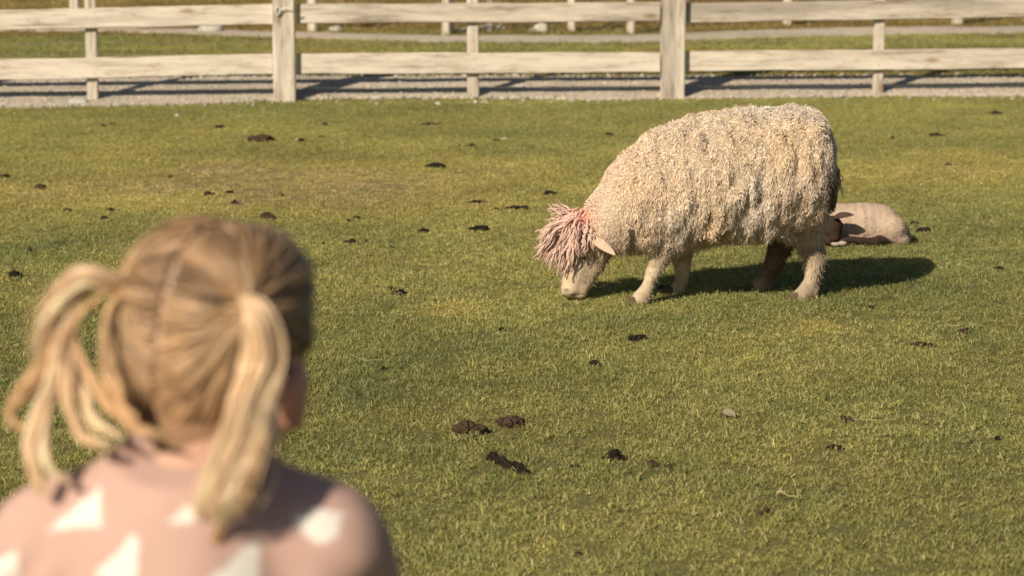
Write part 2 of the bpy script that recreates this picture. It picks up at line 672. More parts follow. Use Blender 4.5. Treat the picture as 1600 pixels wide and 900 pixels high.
def scatter(name, P, rot, scl, pick, tint, coll):
    me = bpy.data.meshes.new(name)
    me.vertices.add(len(P))
    me.vertices.foreach_set('co', np.asarray(P, np.float32).ravel())
    for n, t, d, k in (('rot', 'FLOAT_VECTOR', rot, 'vector'), ('scl', 'FLOAT_VECTOR', scl, 'vector'), ('pick', 'INT', pick, 'value')):
        a = me.attributes.new(n, t, 'POINT')
        a.data.foreach_set(k, np.asarray(d, np.int32 if t == 'INT' else np.float32).ravel())
    if tint is not None:
        a = me.attributes.new('tint', 'FLOAT_COLOR', 'POINT')
        c = np.ones((len(P), 4), np.float32)
        c[:, :3] = tint
        a.data.foreach_set('color', c.ravel())
    o = link(name, me)
    md = o.modifiers.new('scatter', 'NODES')
    md.node_group = scatter_group(name, coll)
    o['kind'] = 'stuff'
    return o

tuft_coll = bpy.data.collections.new('grass_tufts')
NT = 10
for k in range(NT):
    nb = 46
    a = rng.random(nb) * 2 * math.pi
    r = np.sqrt(rng.random(nb)) * 0.042
    base = np.stack([np.cos(a) * r, np.sin(a) * r, np.full(nb, -0.003)], -1)
    L = 0.008 + 0.012 * rng.random(nb) + 0.009 * (rng.random(nb) ** 5)
    th = rng.random(nb) * 2 * math.pi
    lean = 0.75 + 1.2 * rng.random(nb)
    d0 = np.stack([np.cos(th) * np.sin(lean * 0.5), np.sin(th) * np.sin(lean * 0.5), np.cos(lean * 0.5)], -1)
    d1 = np.stack([np.cos(th) * np.sin(lean * 1.25), np.sin(th) * np.sin(lean * 1.25), np.cos(lean * 1.25)], -1)
    sd = rng.random(nb) * 2 * math.pi
    side = np.stack([np.cos(sd), np.sin(sd), 0 * sd], -1)
    wd = (0.0008 + 0.0006 * rng.random(nb))[:, None]
    p1 = base + d0 * L[:, None] * 0.55
    p2 = p1 + d1 * L[:, None] * 0.5
    Vt = np.stack([base - side * wd, base + side * wd, p1 - side * wd * 0.8, p1 + side * wd * 0.8, p2], 1).reshape(-1, 3)
    b = np.arange(nb)[:, None] * 5
    q = np.concatenate([b + 0, b + 1, b + 3, b + 2], 1)
    t = np.concatenate([b + 2, b + 3, b + 4], 1)
    g = 0.64 + 0.78 * rng.random(nb)
    c = np.stack([g * (0.9 + 0.25 * rng.random(nb)), g, g * 0.95], -1)
    straw = rng.random(nb) < 0.10
    c[straw] = np.array([1.7, 1.4, 2.0]) * (0.7 + 0.5 * rng.random((straw.sum(), 1)))
    me = mk_mesh('grass_tuft', Vt, [q, t], False, np.repeat(c, 5, 0), [M_BLADE])
    tuft_coll.objects.link(bpy.data.objects.new('grass_tuft', me))

def grass_points(n, y0, y1, margin, maxd=None):
    # uniform over the wedge seen by the camera plus a margin
    y = np.sqrt(rng.random(n * 2) * (y1 ** 2 - y0 ** 2) + y0 ** 2)
    hw = y * 800 / FPX + margin
    x = (rng.random(n * 2) * 2 - 1) * hw
    return x[:n], y[:n]

def put_grass(name, n, y0, y1, s0, s1, margin=0.9, keep=None, zs=1.0):
    x, y = grass_points(n, y0, y1, margin)
    ok = ~on_gravel(x, y, 0.0)
    if keep is not None:
        ok &= keep(x, y)
    dr = dryness(x, y)
    ok &= rng.random(len(x)) > np.clip((dr - 1.15) * 1.0, 0, 0.75)
    x, y, dr = x[ok], y[ok], dr[ok]
    P = np.stack([x, y, hz(x, y)], -1)
    n = len(x)
    rot = np.stack([(rng.random(n) - .5) * .5, (rng.random(n) - .5) * .5, rng.random(n) * 6.28], -1)
    s = s0 + (s1 - s0) * rng.random(n)
    hgt = s * zs * (0.7 + 0.7 * n2(x, y, 3.1, 51, 2)) * np.clip(1.1 - 0.25 * dr, 0.5, 1.2)
    scl = np.stack([s, s, hgt], -1)
    tint = turf_col(x, y) * (0.8 + 0.4 * rng.random((n, 1)))
    return scatter(name, P, rot, scl, rng.integers(0, NT, n), tint, tuft_coll)

put_grass('pen_grass', 78000, 4.3, 17.3, 0.85, 1.35, keep=lambda x, y: y < yfence(x) + 0.25)
put_grass('bank_grass', 26000, 17.0, 24.5, 1.5, 2.4, keep=lambda x, y: (y > np.interp(x, yard[0], yard[2]) - 0.03), zs=0.75)
put_grass('rough_far_grass', 24000, 21.0, 40.0, 2.0, 3.6, keep=lambda x, y: y > np.interp(x, track[0], track[2]), zs=1.1)

stone_coll = bpy.data.collections.new('gravel_stones')
for k in range(8):
    bm = bmesh.new()
    bmesh.ops.create_icosphere(bm, subdivisions=1, radius=0.011)
    sc = Vector((0.7 + random.random() * 0.8, 0.7 + random.random() * 0.8, 0.5 + random.random() * 0.4))
    for v in bm.verts:
        v.co = Vector((v.co.x * sc.x, v.co.y * sc.y, v.co.z * sc.z)) * (0.8 + 0.45 * random.random())
    me = bpy.data.meshes.new('gravel_stone')
    bm.to_mesh(me)
    bm.free()
    stone_m = M('gravel_stone_%s' % 'abcdefgh'[k], 0.9, 0.15)
    g = random.uniform(0.30, 0.52)
    tone = (g, g * random.uniform(0.86, 0.92), g * random.uniform(0.68, 0.78))
    stone_m.b.inputs['Base Color'].default_value = (*tone, 1)
    me.materials.append(stone_m.m)
    stone_coll.objects.link(bpy.data.objects.new('gravel_stone', me))
N = 22000
x = (rng.random(N) * 2 - 1) * 5.2
y = yfence(x) - 0.6 + rng.random(N) * 1.6
ok = on_gravel(x, y, -0.04)
ok |= (rng.random(N) < 0.05) & (y < yfence(x) + 0.05) & (y > yfence(x) - 0.4)
x, y = x[ok], y[ok]
n = len(x)
s = 0.35 + 0.6 * rng.random(n) + 0.6 * (rng.random(n) ** 10)
scatter('gravel', np.stack([x, y, hz(x, y) + 0.012], -1), rng.random((n, 3)) * 6.28, np.repeat(s[:, None], 3, 1), rng.integers(0, 8, n), None, stone_coll)

# ---------------------------------------------------------------- wooden fence
def box_mesh(name, cx, L, H, T, mat, axis='x', bev=0.004, seg=14, rag=0.003, seed=0):
    """a sawn timber of length L along x (or z), slightly uneven"""
    bm = bmesh.new()
    bmesh.ops.create_cube(bm, size=1)
    for v in bm.verts:
        v.co = Vector((v.co.x * L, v.co.y * T, v.co.z * H)) if axis == 'x' else Vector((v.co.x * H, v.co.y * T, (v.co.z + 0.5) * L))
    ed = [e for e in bm.edges if abs((e.verts[0].co - e.verts[1].co).length - L) < 1e-5]
    bmesh.ops.subdivide_edges(bm, edges=ed, cuts=seg, use_grid_fill=True)
    bmesh.ops.bevel(bm, geom=[e for e in bm.edges if e.is_manifold and e.calc_face_angle(0) > 1.0], offset=bev, segments=2, affect='EDGES')
    for v in bm.verts:
        t = v.co.x if axis == 'x' else v.co.z
        q = np.array([t * 2.3 + seed * 9.1, math.copysign(1, v.co.z if axis == 'x' else v.co.x) * 3.3, seed])
        e = (float(vnoise(q, 3)) - 0.5) * 2 * rag + (float(vnoise(q * 5.1, 4)) - 0.5) * rag
        if axis == 'x':
            v.co.z += e
        else:
            v.co.x += e
    me = bpy.data.meshes.new(name)
    bm.to_mesh(me)
    bm.free()
    me.materials.append(mat)
    return me

def fpt(px, py, dy=0.0):
    """point on the fence's upright plane"""
    d = ray(px, py)
    # y = 17 + 0.1 x + dy
    t = (17.0 + dy) / (d[1] - 0.10 * d[0])
    return np.array([0, 0, CAMH]) + d * t
FA = math.atan(0.10)
f0 = fpt(800, 155)
fence = thing('wooden_fence', 'weathered post and board fence across the near side of the gravel yard', 'fence', (f0[0], f0[1], 0))
def fplace(o, p):
    o.location = Vector(p) - fence.location
def add_post(px, wpx, top_m, name, dy, depth, seed, wear):
    b = fpt(px, 156, dy)
    wm = wpx * b[1] / FPX
    zb = float(hz(b[0], b[1])) - 0.05
    me = box_mesh(name, 0, top_m + 0.05, wm, depth, M_POST, 'z', 0.006, 10, 0.003, seed)
    o = link(name, me, fence)
    fplace(o, (b[0], b[1], zb))
    o.rotation_euler = (0, 0, FA * 0.6)
    o['wear'] = wear
    return b
for i, (px, wpx) in enumerate([(-160, 35), (445.5, 34), (1050.5, 35), (1656, 35)]):
    add_post(px, wpx, 1.22, 'post', 0.03, 0.15, 10 + i, 0.26)
for i, (px, wpx) in enumerate([(145.5, 17), (739, 18), (1371, 16)]):
    add_post(px, wpx, 1.08, 'batten', 0.065, 0.05, 20 + i, 0.22)
boards = []
for row, lst in (('upper', [(-160, 34, 445, 22.3, 31, 0.12), (445, 21.5, 1050, 18.2, 29.5, 0.28), (1050, 20, 1656, 11.5, 29.5, 0.34)]),
                 ('lower', [(-160, 111.5, 445, 100, 32, 0.02), (445, 99.5, 1050, 97, 31.5, 0.05), (1050, 95.5, 1656, 91, 31, 0.17)])):
    for (xa, ya, xb, yb, hpx, wear) in lst:
        boards.append((xa, ya, xb, yb, hpx, wear))
        if row == 'upper':
            boards.append((xa, ya - 84, xb, yb - 84, hpx, 0.3))
nail_bm = bmesh.new()
bmesh.ops.create_cone(nail_bm, cap_ends=True, segments=8, radius1=0.006, radius2=0.005, depth=0.006)
bmesh.ops.rotate(nail_bm, verts=nail_bm.verts, cent=(0, 0, 0), matrix=Matrix.Rotation(math.pi / 2, 3, 'X'))
nail_me = bpy.data.meshes.new('nail')
nail_bm.to_mesh(nail_me)
nail_bm.free()
nail_me.materials.append(mat_plain('nail_head', (0.55, 0.5, 0.45), 0.5, 0.5, 0.3, bump=0))
for i, (xa, ya, xb, yb, hpx, wear) in enumerate(boards):
    a = fpt(xa + 18.5, ya, 0.02)
    b = fpt(xb - 18.5, yb, 0.02)
    c = (a + b) / 2
    L = np.linalg.norm(b - a)
    me = box_mesh('board', 0, L, hpx * c[1] / FPX, 0.026, M_BOARD, 'x', 0.004, 26, 0.0035, 30 + i)
    o = link('board', me, fence)
    fplace(o, c)
    dv = b - a
    o.rotation_euler = (0, -math.atan2(dv[2], math.hypot(dv[0], dv[1])), math.atan2(dv[1], dv[0]))
    o['wear'] = wear
    for bx in (145.5, 739, 1371):
        if xa < bx < xb:
            t = (bx - xa) / (xb - xa)
            for dyy in (-8, 8):
                nl = link('nail', nail_me, fence)
                fplace(nl, fpt(bx + 2, ya + (yb - ya) * t + dyy, 0.006))
for hpx in (61, 79, 132, 146):
    pts = []
    for k, px in enumerate((-160, 146, 445, 739, 1050, 1371, 1656)):
        p = fpt(px, hpx + 6 * (1 - (px + 160) / 1800), 0.088)
        pts.append(p)
        if k < 6:
            pass
    pts = np.array(pts)
    fine = []
    for a, b in zip(pts[:-1], pts[1:]):
        for t in np.linspace(0, 1, 7)[:-1]:
            fine.append(a + (b - a) * t - np.array([0, 0, 0.012 * math.sin(math.pi * t)]))
    fine = np.array([fine])
    Vt, Qt = tubes(fine, np.full(fine.shape[:2], 0.0013), 5, (0, 0, 1))
    o = link('wire', mk_mesh('wire', Vt - np.array(fence.location), Qt, True, None, [M_WIRE]), fence)
# wire tie on the left post
tp = fpt(434, 17, -0.055)
a = np.linspace(0, 2 * math.pi * 1.6, 26)
pth = np.stack([0.016 * np.cos(a), -0.004 * a / 4, 0.028 * np.sin(a)], -1)
tail = np.stack([np.linspace(0.016, 0.11, 8), np.full(8, -0.01), np.linspace(0.0, 0.035, 8) + 0.01 * np.sin(np.linspace(0, 6, 8))], -1)
pth = np.concatenate([pth, tail])[None] + tp
Vt, Qt = tubes(pth, np.full(pth.shape[:2], 0.004), 6, (0, 1, 0.1))
link('wire_tie', mk_mesh('wire_tie', Vt - np.array(fence.location), Qt, True, None, [mat_plain('pale_tie', (0.7, 0.68, 0.62), 0.5, bump=0)]), fence)

# ---------------------------------------------------------------- far fence, gate
b0 = G(790, 54)
far = thing('far_fence', 'distant pale post and wire fence behind the gravel track', 'fence', b0)
wpts = []
for i, (px, py, wpx) in enumerate([(-120, 47, 14), (118, 46, 14), (306, 47, 13), (488, 51, 14), (697, 56, 12), (893, 51, 11), (985, 54, 12), (1230, 41, 12), (1495, 40, 16), (1720, 40, 15)]):
    p = G(px, py)
    wm = wpx * p[1] / FPX
    me = box_mesh('post', 0, 1.35, wm, wm, M_POST, 'z', 0.012, 6, 0.003, 50 + i)
    if px == 306:
        continue
    o = link('post', me, far, Vector(p - b0) - Vector((0, 0, 0.05)))
    o['wear'] = 0.2
    wpts.append(p)
wpts = np.array(wpts)
for hgt in (0.35, 0.62, 0.9, 1.15):
    pth = (wpts + np.array([0, 0.06, hgt]))[None]
    Vt, Qt = tubes(pth - b0, np.full(pth.shape[:2], 0.002), 5, (0, 0, 1))
    link('wire', mk_mesh('wire', Vt, Qt, True, None, [M_WIRE]), far)
gp = G(735, 53)
gate = thing('metal_gate', 'narrow grey metal gate panel standing at the distant fence', 'gate', gp)
ga, gb = G(705, 55), G(767, 52)
def bar(name, a, b, r, par, org, mat):
    pth = np.array([[a, (np.array(a) + b) / 2, b]])
    Vt, Qt = tubes(pth - org, np.full((1, 3), r), 8, (0.3, 1, 0.2))
    return link(name, mk_mesh(name, Vt, Qt, True, None, [mat]), par)
up = np.array([0, 0, 1.0])
for t in (0, 0.07, 0.6, 0.93, 1):
    p = ga + (gb - ga) * t
    bar('gate_upright', p, p + up * 1.15, 0.013 if t in (0, 1) else 0.007, gate, gp, M_GALV)
for hgt in (0.04, 0.35, 0.7, 1.14):
    bar('gate_rail', ga + up * (hgt + 0.002), gb + up * (hgt + 0.03), 0.012, gate, gp, M_GALV)

# ---------------------------------------------------------------- stones
def lump_mesh(name, w_, d_, h_, mat, seed, sub=3, rough=0.35, cut=0.0):
    bm = bmesh.new()
    bmesh.ops.create_icosphere(bm, subdivisions=sub, radius=1)
    co = np.array([v.co for v in bm.verts])
    n = fbm(co * 1.3 + seed * 3.7, 7, 3)
    co = co * (1 + rough * 2 * (n - 0.5))[:, None]
    co[:, 2] = np.where(co[:, 2] < -0.35, -0.35 + (co[:, 2] + 0.35) * 0.2, co[:, 2])
    for v, c in zip(bm.verts, co):
        v.co = Vector((c[0] * w_ / 2, c[1] * d_ / 2, (c[2] + 0.25) * h_ / 1.25))
        
    me = bpy.data.meshes.new(name)
    bm.to_mesh(me)
    bm.free()
    for p in me.polygons:
        p.use_smooth = True
    me.materials.append(mat)
    return me
M_WHITEST = mat_plain('pale_stone', (0.44, 0.40, 0.33), 0.85, 0.2, 0, 20, 0.2, 0.4, 0.01)
for i, (px, py, wpx, hpx, mat, label) in enumerate([
        (122, 164, 34, 10, M_STONE, 'flat grey stone lying at the foot of the left fence batten'),
        (330, 51, 40, 13, M_STONE, 'broad pale boulder beside the distant track, left of the near post'),
        (523, 50, 26, 8, M_STONE, 'low grey boulder at the distant track right of the left near post'),
        (846, 52, 22, 13, M_WHITEST, 'larger white rock of the trio below the distant fence'),
        (833, 52, 10, 7, M_WHITEST, 'smaller white rock left of the large one by the distant fence'),
        (783, 48, 14, 8, M_WHITEST, 'pale rock right of the distant metal gate'),
        (591, 155, 16, 5, M_WHITEST, 'flat pale stone on the gravel edge left of the middle batten'),
        (685, 165, 9, 5, M_WHITEST, 'small white stone in the grass just below the gravel edge'),
        (277, 183, 9, 4, M_WHITEST, 'small white stone in the grass between left batten and left post'),
        (787, 219, 14, 4, M_WHITEST, 'flat pale stone in the grass beside a dark dropping'),
        (464, 221, 6, 4, M_WHITEST, 'tiny whitish stone touching a dark dropping in upper grass'),
        (815, 137, 38, 5, M_STONE, 'long low stone slab in the fence shadow on the gravel'),
        (1435, 130, 9, 5, M_STONE, 'dark pebble on the gravel right of the right batten')]):
    p = G(px, py)
    s = p[1] / FPX
    o = link('stone', lump_mesh('stone', wpx * s, wpx * s * 0.7, hpx * s * 1.2, mat, 3 + i), None, p)
    tag(o, label, 'stone', 'stones lying about')

# dark fallen branch by the far fence
p = G(940, 50)
k = np.linspace(0, 1, 12)
pth = np.stack([(k - 0.5) * 0.42, 0.05 * np.sin(k * 5), 0.02 + 0.10 * np.clip(k - 0.55, 0, 1) + 0.012 * np.sin(k * 17)], -1)
tw = pth[5] + np.stack([k * 0.12, 0 * k, k * 0.06], -1)
Vt, Qt = tubes(np.stack([pth, tw]), np.stack([0.018 * (1 - 0.6 * k), 0.010 * (1 - 0.6 * k)]), 6, (0, 1, 0.2))
o = link('fallen_branch', mk_mesh('fallen_branch', Vt, Qt, True, None, [M_DUNGB]), None, p)
tag(o, 'dark fallen branch on the brown slope by the distant fence', 'branch')
#@@SHEEP

# ================================================================ the ewe
def hash_col(n, base, var, seed=0):
    b = np.asarray(base)[None]
    return b * (1 + var * (rng.random((n, 1)) * 2 - 1)) * (1 + 0.35 * var * (rng.random((n, 3)) * 2 - 1))

M_SKIN = mat_attr('sheep_skin', 0.85, 0.15, 60, 0.85, 1.12, 0.5, 0.002, 320)
M_WOOL = mat_attr('wool_lock', 0.9, 0.12)
M_WOOL.node_tree.nodes['Principled BSDF'].inputs['Sheen Weight'].default_value = 0.0
M_HOOF = mat_plain('hoof_horn', (0.11, 0.08, 0.05), 0.85, 0.1)
M_EYE = mat_plain('dark_eye', (0.012, 0.010, 0.008), 0.12, 0.6, bump=0)

O = G(1130, 463)
ewe = thing('sheep', 'long woolled cream ewe grazing with a pink dyed fringe hanging over its face', 'sheep', O)
TX = [(936, 336, 378, .078), (946, 305, 390, .118), (962, 268, 395, .153), (985, 233, 398, .180), (1020, 207, 397, .208), (1070, 188, 390, .232), (1130, 175, 381, .246),
      (1190, 171, 376, .250), (1240, 169, 364, .246), (1270, 172, 350, .232), (1287, 182, 335, .205), (1297, 213, 312, .15)]
LX, LZT, LZB, LW, LY = [], [], [], [], []
for px, t, b, hw in TX:
    yc = O[1] - 0.03 + (px - 1130) / 430 * 0.12
    a = W(px, t, yc)
    c = W(px, b, yc - hw * 0.45)
    LX.append(a[0])
    LZT.append(a[2])
    LZB.append(c[2])
    LW.append(hw)
    LY.append(yc)
LX, LZT, LZB, LW, LY = map(np.array, (LX, LZT, LZB, LW, LY))

def torso(P):
    x = P[..., 0]
    xe = np.clip(x, LX[0], LX[-1])
    zt = np.interp(xe, LX, LZT)
    zb = np.interp(xe, LX, LZB)
    hw = np.interp(xe, LX, LW)
    yc = np.interp(xe, LX, LY)
    zc = (zt + zb) / 2
    hh = (zt - zb) / 2
    q = np.abs((P[..., 1] - yc) / hw) ** 2.3 + np.abs((P[..., 2] - zc) / hh) ** 2.3
    r = q ** (1 / 2.3)
    d = (r - 1) * np.minimum(hw, hh) * 0.9
    ex = np.maximum(LX[0] - x, x - LX[-1])
    return np.maximum(d, ex * 1.0)

def lp(px, py, Y):
    return W(px, py, Y)
gnf, gff, gnh, gfh = G(1004, 474), G(1058, 462), G(1256, 467), G(1181, 458)
gff[1] += 0.05
gfh[1] += 0.06
HY = O[1] - 0.05           # head mid-plane (muzzle turned a little to the camera)
legs = []
def legpts(px_list, Y0, Y1):
    n = len(px_list)
    return [(lp(px, py, Y0 + (Y1 - Y0) * i / (n - 1)), r) for i, (px, py, r) in enumerate(px_list)]
LEG_NF = legpts([(1050, 345, .072), (1036, 396, .036), (1024, 418, .027), (1020, 428, .0265), (1013, 445, .020), (1007, 458, .026), (1000, 468, .033)], gnf[1] + .03, gnf[1])
LEG_FF = legpts([(1068, 350, .066), (1065, 402, .036), (1067, 420, .027), (1066, 430, .025), (1063, 442, .020), (1059, 452, .025), (1052, 459, .028)], gff[1] - .02, gff[1])
LEG_NH = legpts([(1250, 292, .125), (1254, 340, .082), (1266, 378, .046), (1274, 400, .037), (1274, 412, .030), (1268, 436, .024), (1263, 450, .029), (1255, 462, .035)], gnh[1] + .08, gnh[1])
LEG_FH = legpts([(1236, 315, .105), (1226, 360, .060), (1217, 388, .040), (1211, 406, .034), (1198, 430, .027), (1190, 442, .030), (1182, 451, .032)], gfh[1] - .02, gfh[1])
Q3 = lambda px, py, dy=0.0: lp(px, py, HY + dy)
face_dir = -0.05
def head(P):
    d = ell(P, Q3(921, 382), (.068, .062, .074))
    d = smin(d, chain(P, [(Q3(908, 388, 0), .056), (Q3(898, 425, -.03), .045), (Q3(892, 449, -.05), .034)], .03), .03)
    d = smin(d, cap(P, Q3(930, 404, 0), Q3(909, 450, -.04), .046, .027), .02)
    d = smin(d, ell(P, Q3(889, 455, -.055), (.029, .032, .022)), .015)
    d = smin(d, ell(P, Q3(905, 461, -.045), (.028, .026, .015)), .006)      # chin
    d = smin(d, ell(P, Q3(908, 396, -.062), (.024, .014, .017)), .015)      # brow
    d = np.maximum(d, -ell(P, Q3(886, 460, -.088), (.007, .008, .005)))     # nostril
    return d
def ewe_sdf(P):
    d = torso(P)
    d = smin(d, chain(P, [(Q3(990, 315, .03), .15), (Q3(952, 345, .02), .095), (Q3(925, 365, .0), .072)], .05), .05)
    for L in (LEG_NF, LEG_FF, LEG_NH, LEG_FH):
        d = smin(d, chain(P, L, .009), .04)
    d = smin(d, head(P), .035)
    # deep staple grooves of the fleece: vertical clumps
    ang = np.stack([P[..., 0] * 23, P[..., 1] * 16, P[..., 2] * 4.5], -1)
    g = vnoise(ang, 81)
    wm = np.clip((P[..., 0] - Q3(938, 400)[0]) * 12, 0, 1) * np.clip((P[..., 2] - O[2] - 0.17) * 12, 0, 1)
    g2 = vnoise(np.stack([P[..., 0] * 52, P[..., 1] * 40, P[..., 2] * 15], -1), 83)
    return d + wm * (0.022 * (g - 0.5) + 0.024 * (g2 - 0.5))
lo = np.array([Q3(830, 400)[0], O[1] - .40, -0.01])
hi = np.array([Q3(1320, 400)[0], O[1] + .40, .80])
EV, EQ = grid_mesh(ewe_sdf, lo, hi, 0.0085, 1)
epx, epy = proj(EV)
wool_base = np.array([0.46, 0.355, 0.235])
skin = np.array([0.54, 0.42, 0.29])
ec = np.tile(skin, (len(EV), 1)) * (0.9 + 0.2 * fbm(EV * 30, 3))[:, None]
iswool = ((epx > 945) | ((epx > 915) & (epy < 372))) & (EV[:, 2] > 0.13)
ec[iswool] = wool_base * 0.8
pinkz = np.exp(-(((epx - 912) / 13) ** 2 + ((epy - 345) / 17) ** 2))[:, None]
ec = ec * (1 - pinkz * 0.8) + np.array([0.72, 0.22, 0.20]) * pinkz * 0.8
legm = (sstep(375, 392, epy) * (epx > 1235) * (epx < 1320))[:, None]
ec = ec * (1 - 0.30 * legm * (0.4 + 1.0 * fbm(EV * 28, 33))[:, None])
ec = ec * (0.80 + 0.40 * fbm(EV * 22, 43))[:, None]
# mouth line and dirt on feet
mouth = np.clip(1 - np.abs((epy - 461) + (epx - 890) * 0.12) / 1.8, 0, 1) * (epx < 914) * (epy > 440) * 1.2
mouth = np.maximum(mouth, np.exp(-(((epx - 885) / 4.5) ** 2 + ((epy - 453) / 2.2) ** 2)))
ec *= (1 - 0.8 * mouth)[:, None]
cheek = (np.exp(-(((epx - 928) / 15) ** 2 + ((epy - 408) / 20) ** 2)) * 0.55 + 0.35 * np.exp(-(((epx - 905) / 10) ** 2 + ((epy - 412) / 12) ** 2)) + 0.25 * np.exp(-(((epx - 888) / 9) ** 2 + ((epy - 458) / 6) ** 2)))[:, None] * (epx < 950)[:, None] * (0.5 + fbm(EV * 55, 23))[:, None]  # brown cheek and muzzle tone, with shadow blotches beneath the eye painted in
ec = ec * (1 - np.clip(cheek, 0, .8)) + np.array([0.27, 0.19, 0.12]) * np.clip(cheek, 0, .8)
fshade = ((epx > 1165) & (epx < 1245) & (epy > 350) & (EV[:, 1] > O[1] + .03))[:, None] * 0.88 * np.clip((456 - epy[:, None]) / 25, 0, 1)  # shade under the body, painted into the far hind leg's colour
ec = ec * (1 - fshade) + np.array([0.12, 0.085, 0.05]) * fshade
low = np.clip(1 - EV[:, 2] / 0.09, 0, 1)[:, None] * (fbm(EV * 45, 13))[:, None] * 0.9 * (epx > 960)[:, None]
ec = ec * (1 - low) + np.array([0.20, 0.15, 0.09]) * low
fl = iswool & False
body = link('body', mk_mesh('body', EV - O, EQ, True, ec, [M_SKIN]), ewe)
EN = vnormals(EV, EQ)

# ---- fleece: thousands of crimped locks
def wool_weight(V):
    px, py = proj(V)
    far = V[:, 1] > O[1] + 0.05
    wt = ((px > 948) | ((px > 919) & (py < 354)) | ((px > 930) & (py < 372))) * 1.0
    wt *= np.where(px < 965, 2.2, 1.0)
    gg = vnoise(np.stack([V[:, 0] * 23, V[:, 1] * 16, V[:, 2] * 4.5], -1), 81)
    wt *= np.where(gg > .72, 1.25, 1.0)
    wt *= np.where(px < 1100, py < 396, np.where(px > 1150, np.where(far, py < 348, py < 384), True))
    wt *= np.where(px < 1100, V[:, 2] > .185, V[:, 2] > .13)
    return wt
EWT = wool_weight(EV)
def make_locks(n, Lr, rr, amp, K=8, S=4, fuzz=False):
    p, nn = sample_surface(EV, EQ, n, EWT)
    px, py = proj(p)
    zrel = p[:, 2]
    up = np.clip(nn[:, 2], -1, 1)
    g = np.tile([0, 0, -1.0], (n, 1))
    tg = nrm(g - nn * (g * nn).sum(1, keepdims=True) + 1e-4)
    rnd = rng.normal(size=(n, 3))
    tr = nrm(rnd - nn * (rnd * nn).sum(1, keepdims=True))
    top = sstep(0.25, 0.8, up)[:, None]
    along = nrm(tg * (1 - top * 0.8) + tr * (0.32 + 0.9 * top))
    leg = ((py > 388) & (px > 1140))[:, None] * 1.0
    neck = ((px < 965))[:, None] * 1.0
    belly = sstep(0.3, 0.8, -up)[:, None]
    L = (Lr[0] + (Lr[1] - Lr[0]) * rng.random((n, 1))) * (1 - 0.25 * top) * (1 + 0.35 * belly) * (1 - 0.55 * leg) * (1 - 0.20 * neck)
    L = L * (0.8 + 0.5 * vnoise(p * 9, 5))[:, None]
    out = (0.36 + 0.30 * top) if not fuzz else 0.8
    t = np.linspace(0, 1, K)[None, :, None]
    d = nrm(nn * out + along * (0.75 - 0.15 * top))[:, None, :]
    drop = along[:, None, :] * 0.9 + np.array([0, 0, -0.5])
    path = p[:, None, :] - nn[:, None, :] * 0.006 + d * (L[:, None, :] * t) * 0.72 + drop * L[:, None, :] * (t ** 2) * 0.48
    fr = (1.5 + 1.4 * rng.random((n, 1, 1)))
    ph = rng.random((n, 1, 1)) * 6.28
    s1 = nrm(np.cross(along, nn))[:, None, :]
    ampv = amp * (0.5 + 0.8 * rng.random((n, 1, 1))) * (0.75 + 0.5 * top[:, None, :])
    path = path + s1 * np.sin(t * fr * 6.28 * 0.62 + ph) * ampv * (0.3 + t) + nn[:, None, :] * np.cos(t * fr * 6.28 * 0.62 + ph * 1.7) * ampv * 0.8 * (0.3 + t)
    r0 = rr[0] + (rr[1] - rr[0]) * rng.random((n, 1))
    tt = np.linspace(0, 1, K)[None]
    rad = r0 * (1 - 0.72 * tt ** 1.6) * (1 + 0.28 * np.sin(tt * 26 + ph[:, :, 0] * 3)) * (1 - 0.3 * leg)
    rad[:, -1] *= 0.35
    Vt, Qt = tubes(path, rad, S)
    c = np.tile(np.array([0.72, 0.585, 0.445]), (n, 1))
    c = c * (0.86 + 0.26 * rng.random((n, 1))) * np.array([1, 1, 1])[None]
    warm = fbm(p * 7, 91)[:, None]
    c = c * (1 + (warm - 0.5) * np.array([0.30, 0.0, -0.35])) * (0.90 + 0.2 * vnoise(p * 16 + 5, 92))[:, None]
    pk = np.clip(fbm(p * 5.5 + 3, 95) - 0.56, 0, 1)[:, None] * 2.2 * ((py > 250) & (py < 395))[:, None]
    c = c * (1 - pk) + np.array([0.62, 0.42, 0.34]) * pk
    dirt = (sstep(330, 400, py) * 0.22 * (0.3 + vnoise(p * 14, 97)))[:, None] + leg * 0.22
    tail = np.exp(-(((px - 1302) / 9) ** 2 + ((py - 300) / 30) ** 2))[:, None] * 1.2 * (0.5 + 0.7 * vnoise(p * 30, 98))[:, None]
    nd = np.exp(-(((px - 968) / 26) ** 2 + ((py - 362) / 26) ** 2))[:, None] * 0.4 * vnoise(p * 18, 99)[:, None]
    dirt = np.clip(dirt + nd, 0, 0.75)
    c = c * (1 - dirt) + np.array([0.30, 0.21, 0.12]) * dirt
    c = c * (1 - np.clip(tail, 0, .9)) + np.array([0.085, 0.062, 0.04]) * np.clip(tail, 0, .9)
    pz = np.exp(-(((px - 913) / 11) ** 2 + ((py - 343) / 15) ** 2))[:, None] * 0.85
    c = c * (1 - pz) + np.array([0.75, 0.20, 0.20]) * pz
    # roots painted darker for the shade in the gaps between locks; tips bleached
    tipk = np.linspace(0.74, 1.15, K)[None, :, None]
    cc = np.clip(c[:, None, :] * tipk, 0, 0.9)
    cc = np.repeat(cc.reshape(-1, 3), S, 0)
    return Vt, Qt, cc
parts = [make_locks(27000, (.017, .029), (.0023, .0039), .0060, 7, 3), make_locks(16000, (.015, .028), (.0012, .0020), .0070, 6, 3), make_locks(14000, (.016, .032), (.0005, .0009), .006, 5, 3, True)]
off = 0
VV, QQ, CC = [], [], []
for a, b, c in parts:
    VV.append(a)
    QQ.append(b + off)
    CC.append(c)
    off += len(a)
fleece = link('fleece', mk_mesh('fleece', np.concatenate(VV) - O, np.concatenate(QQ), True, np.concatenate(CC), [M_WOOL]), ewe)

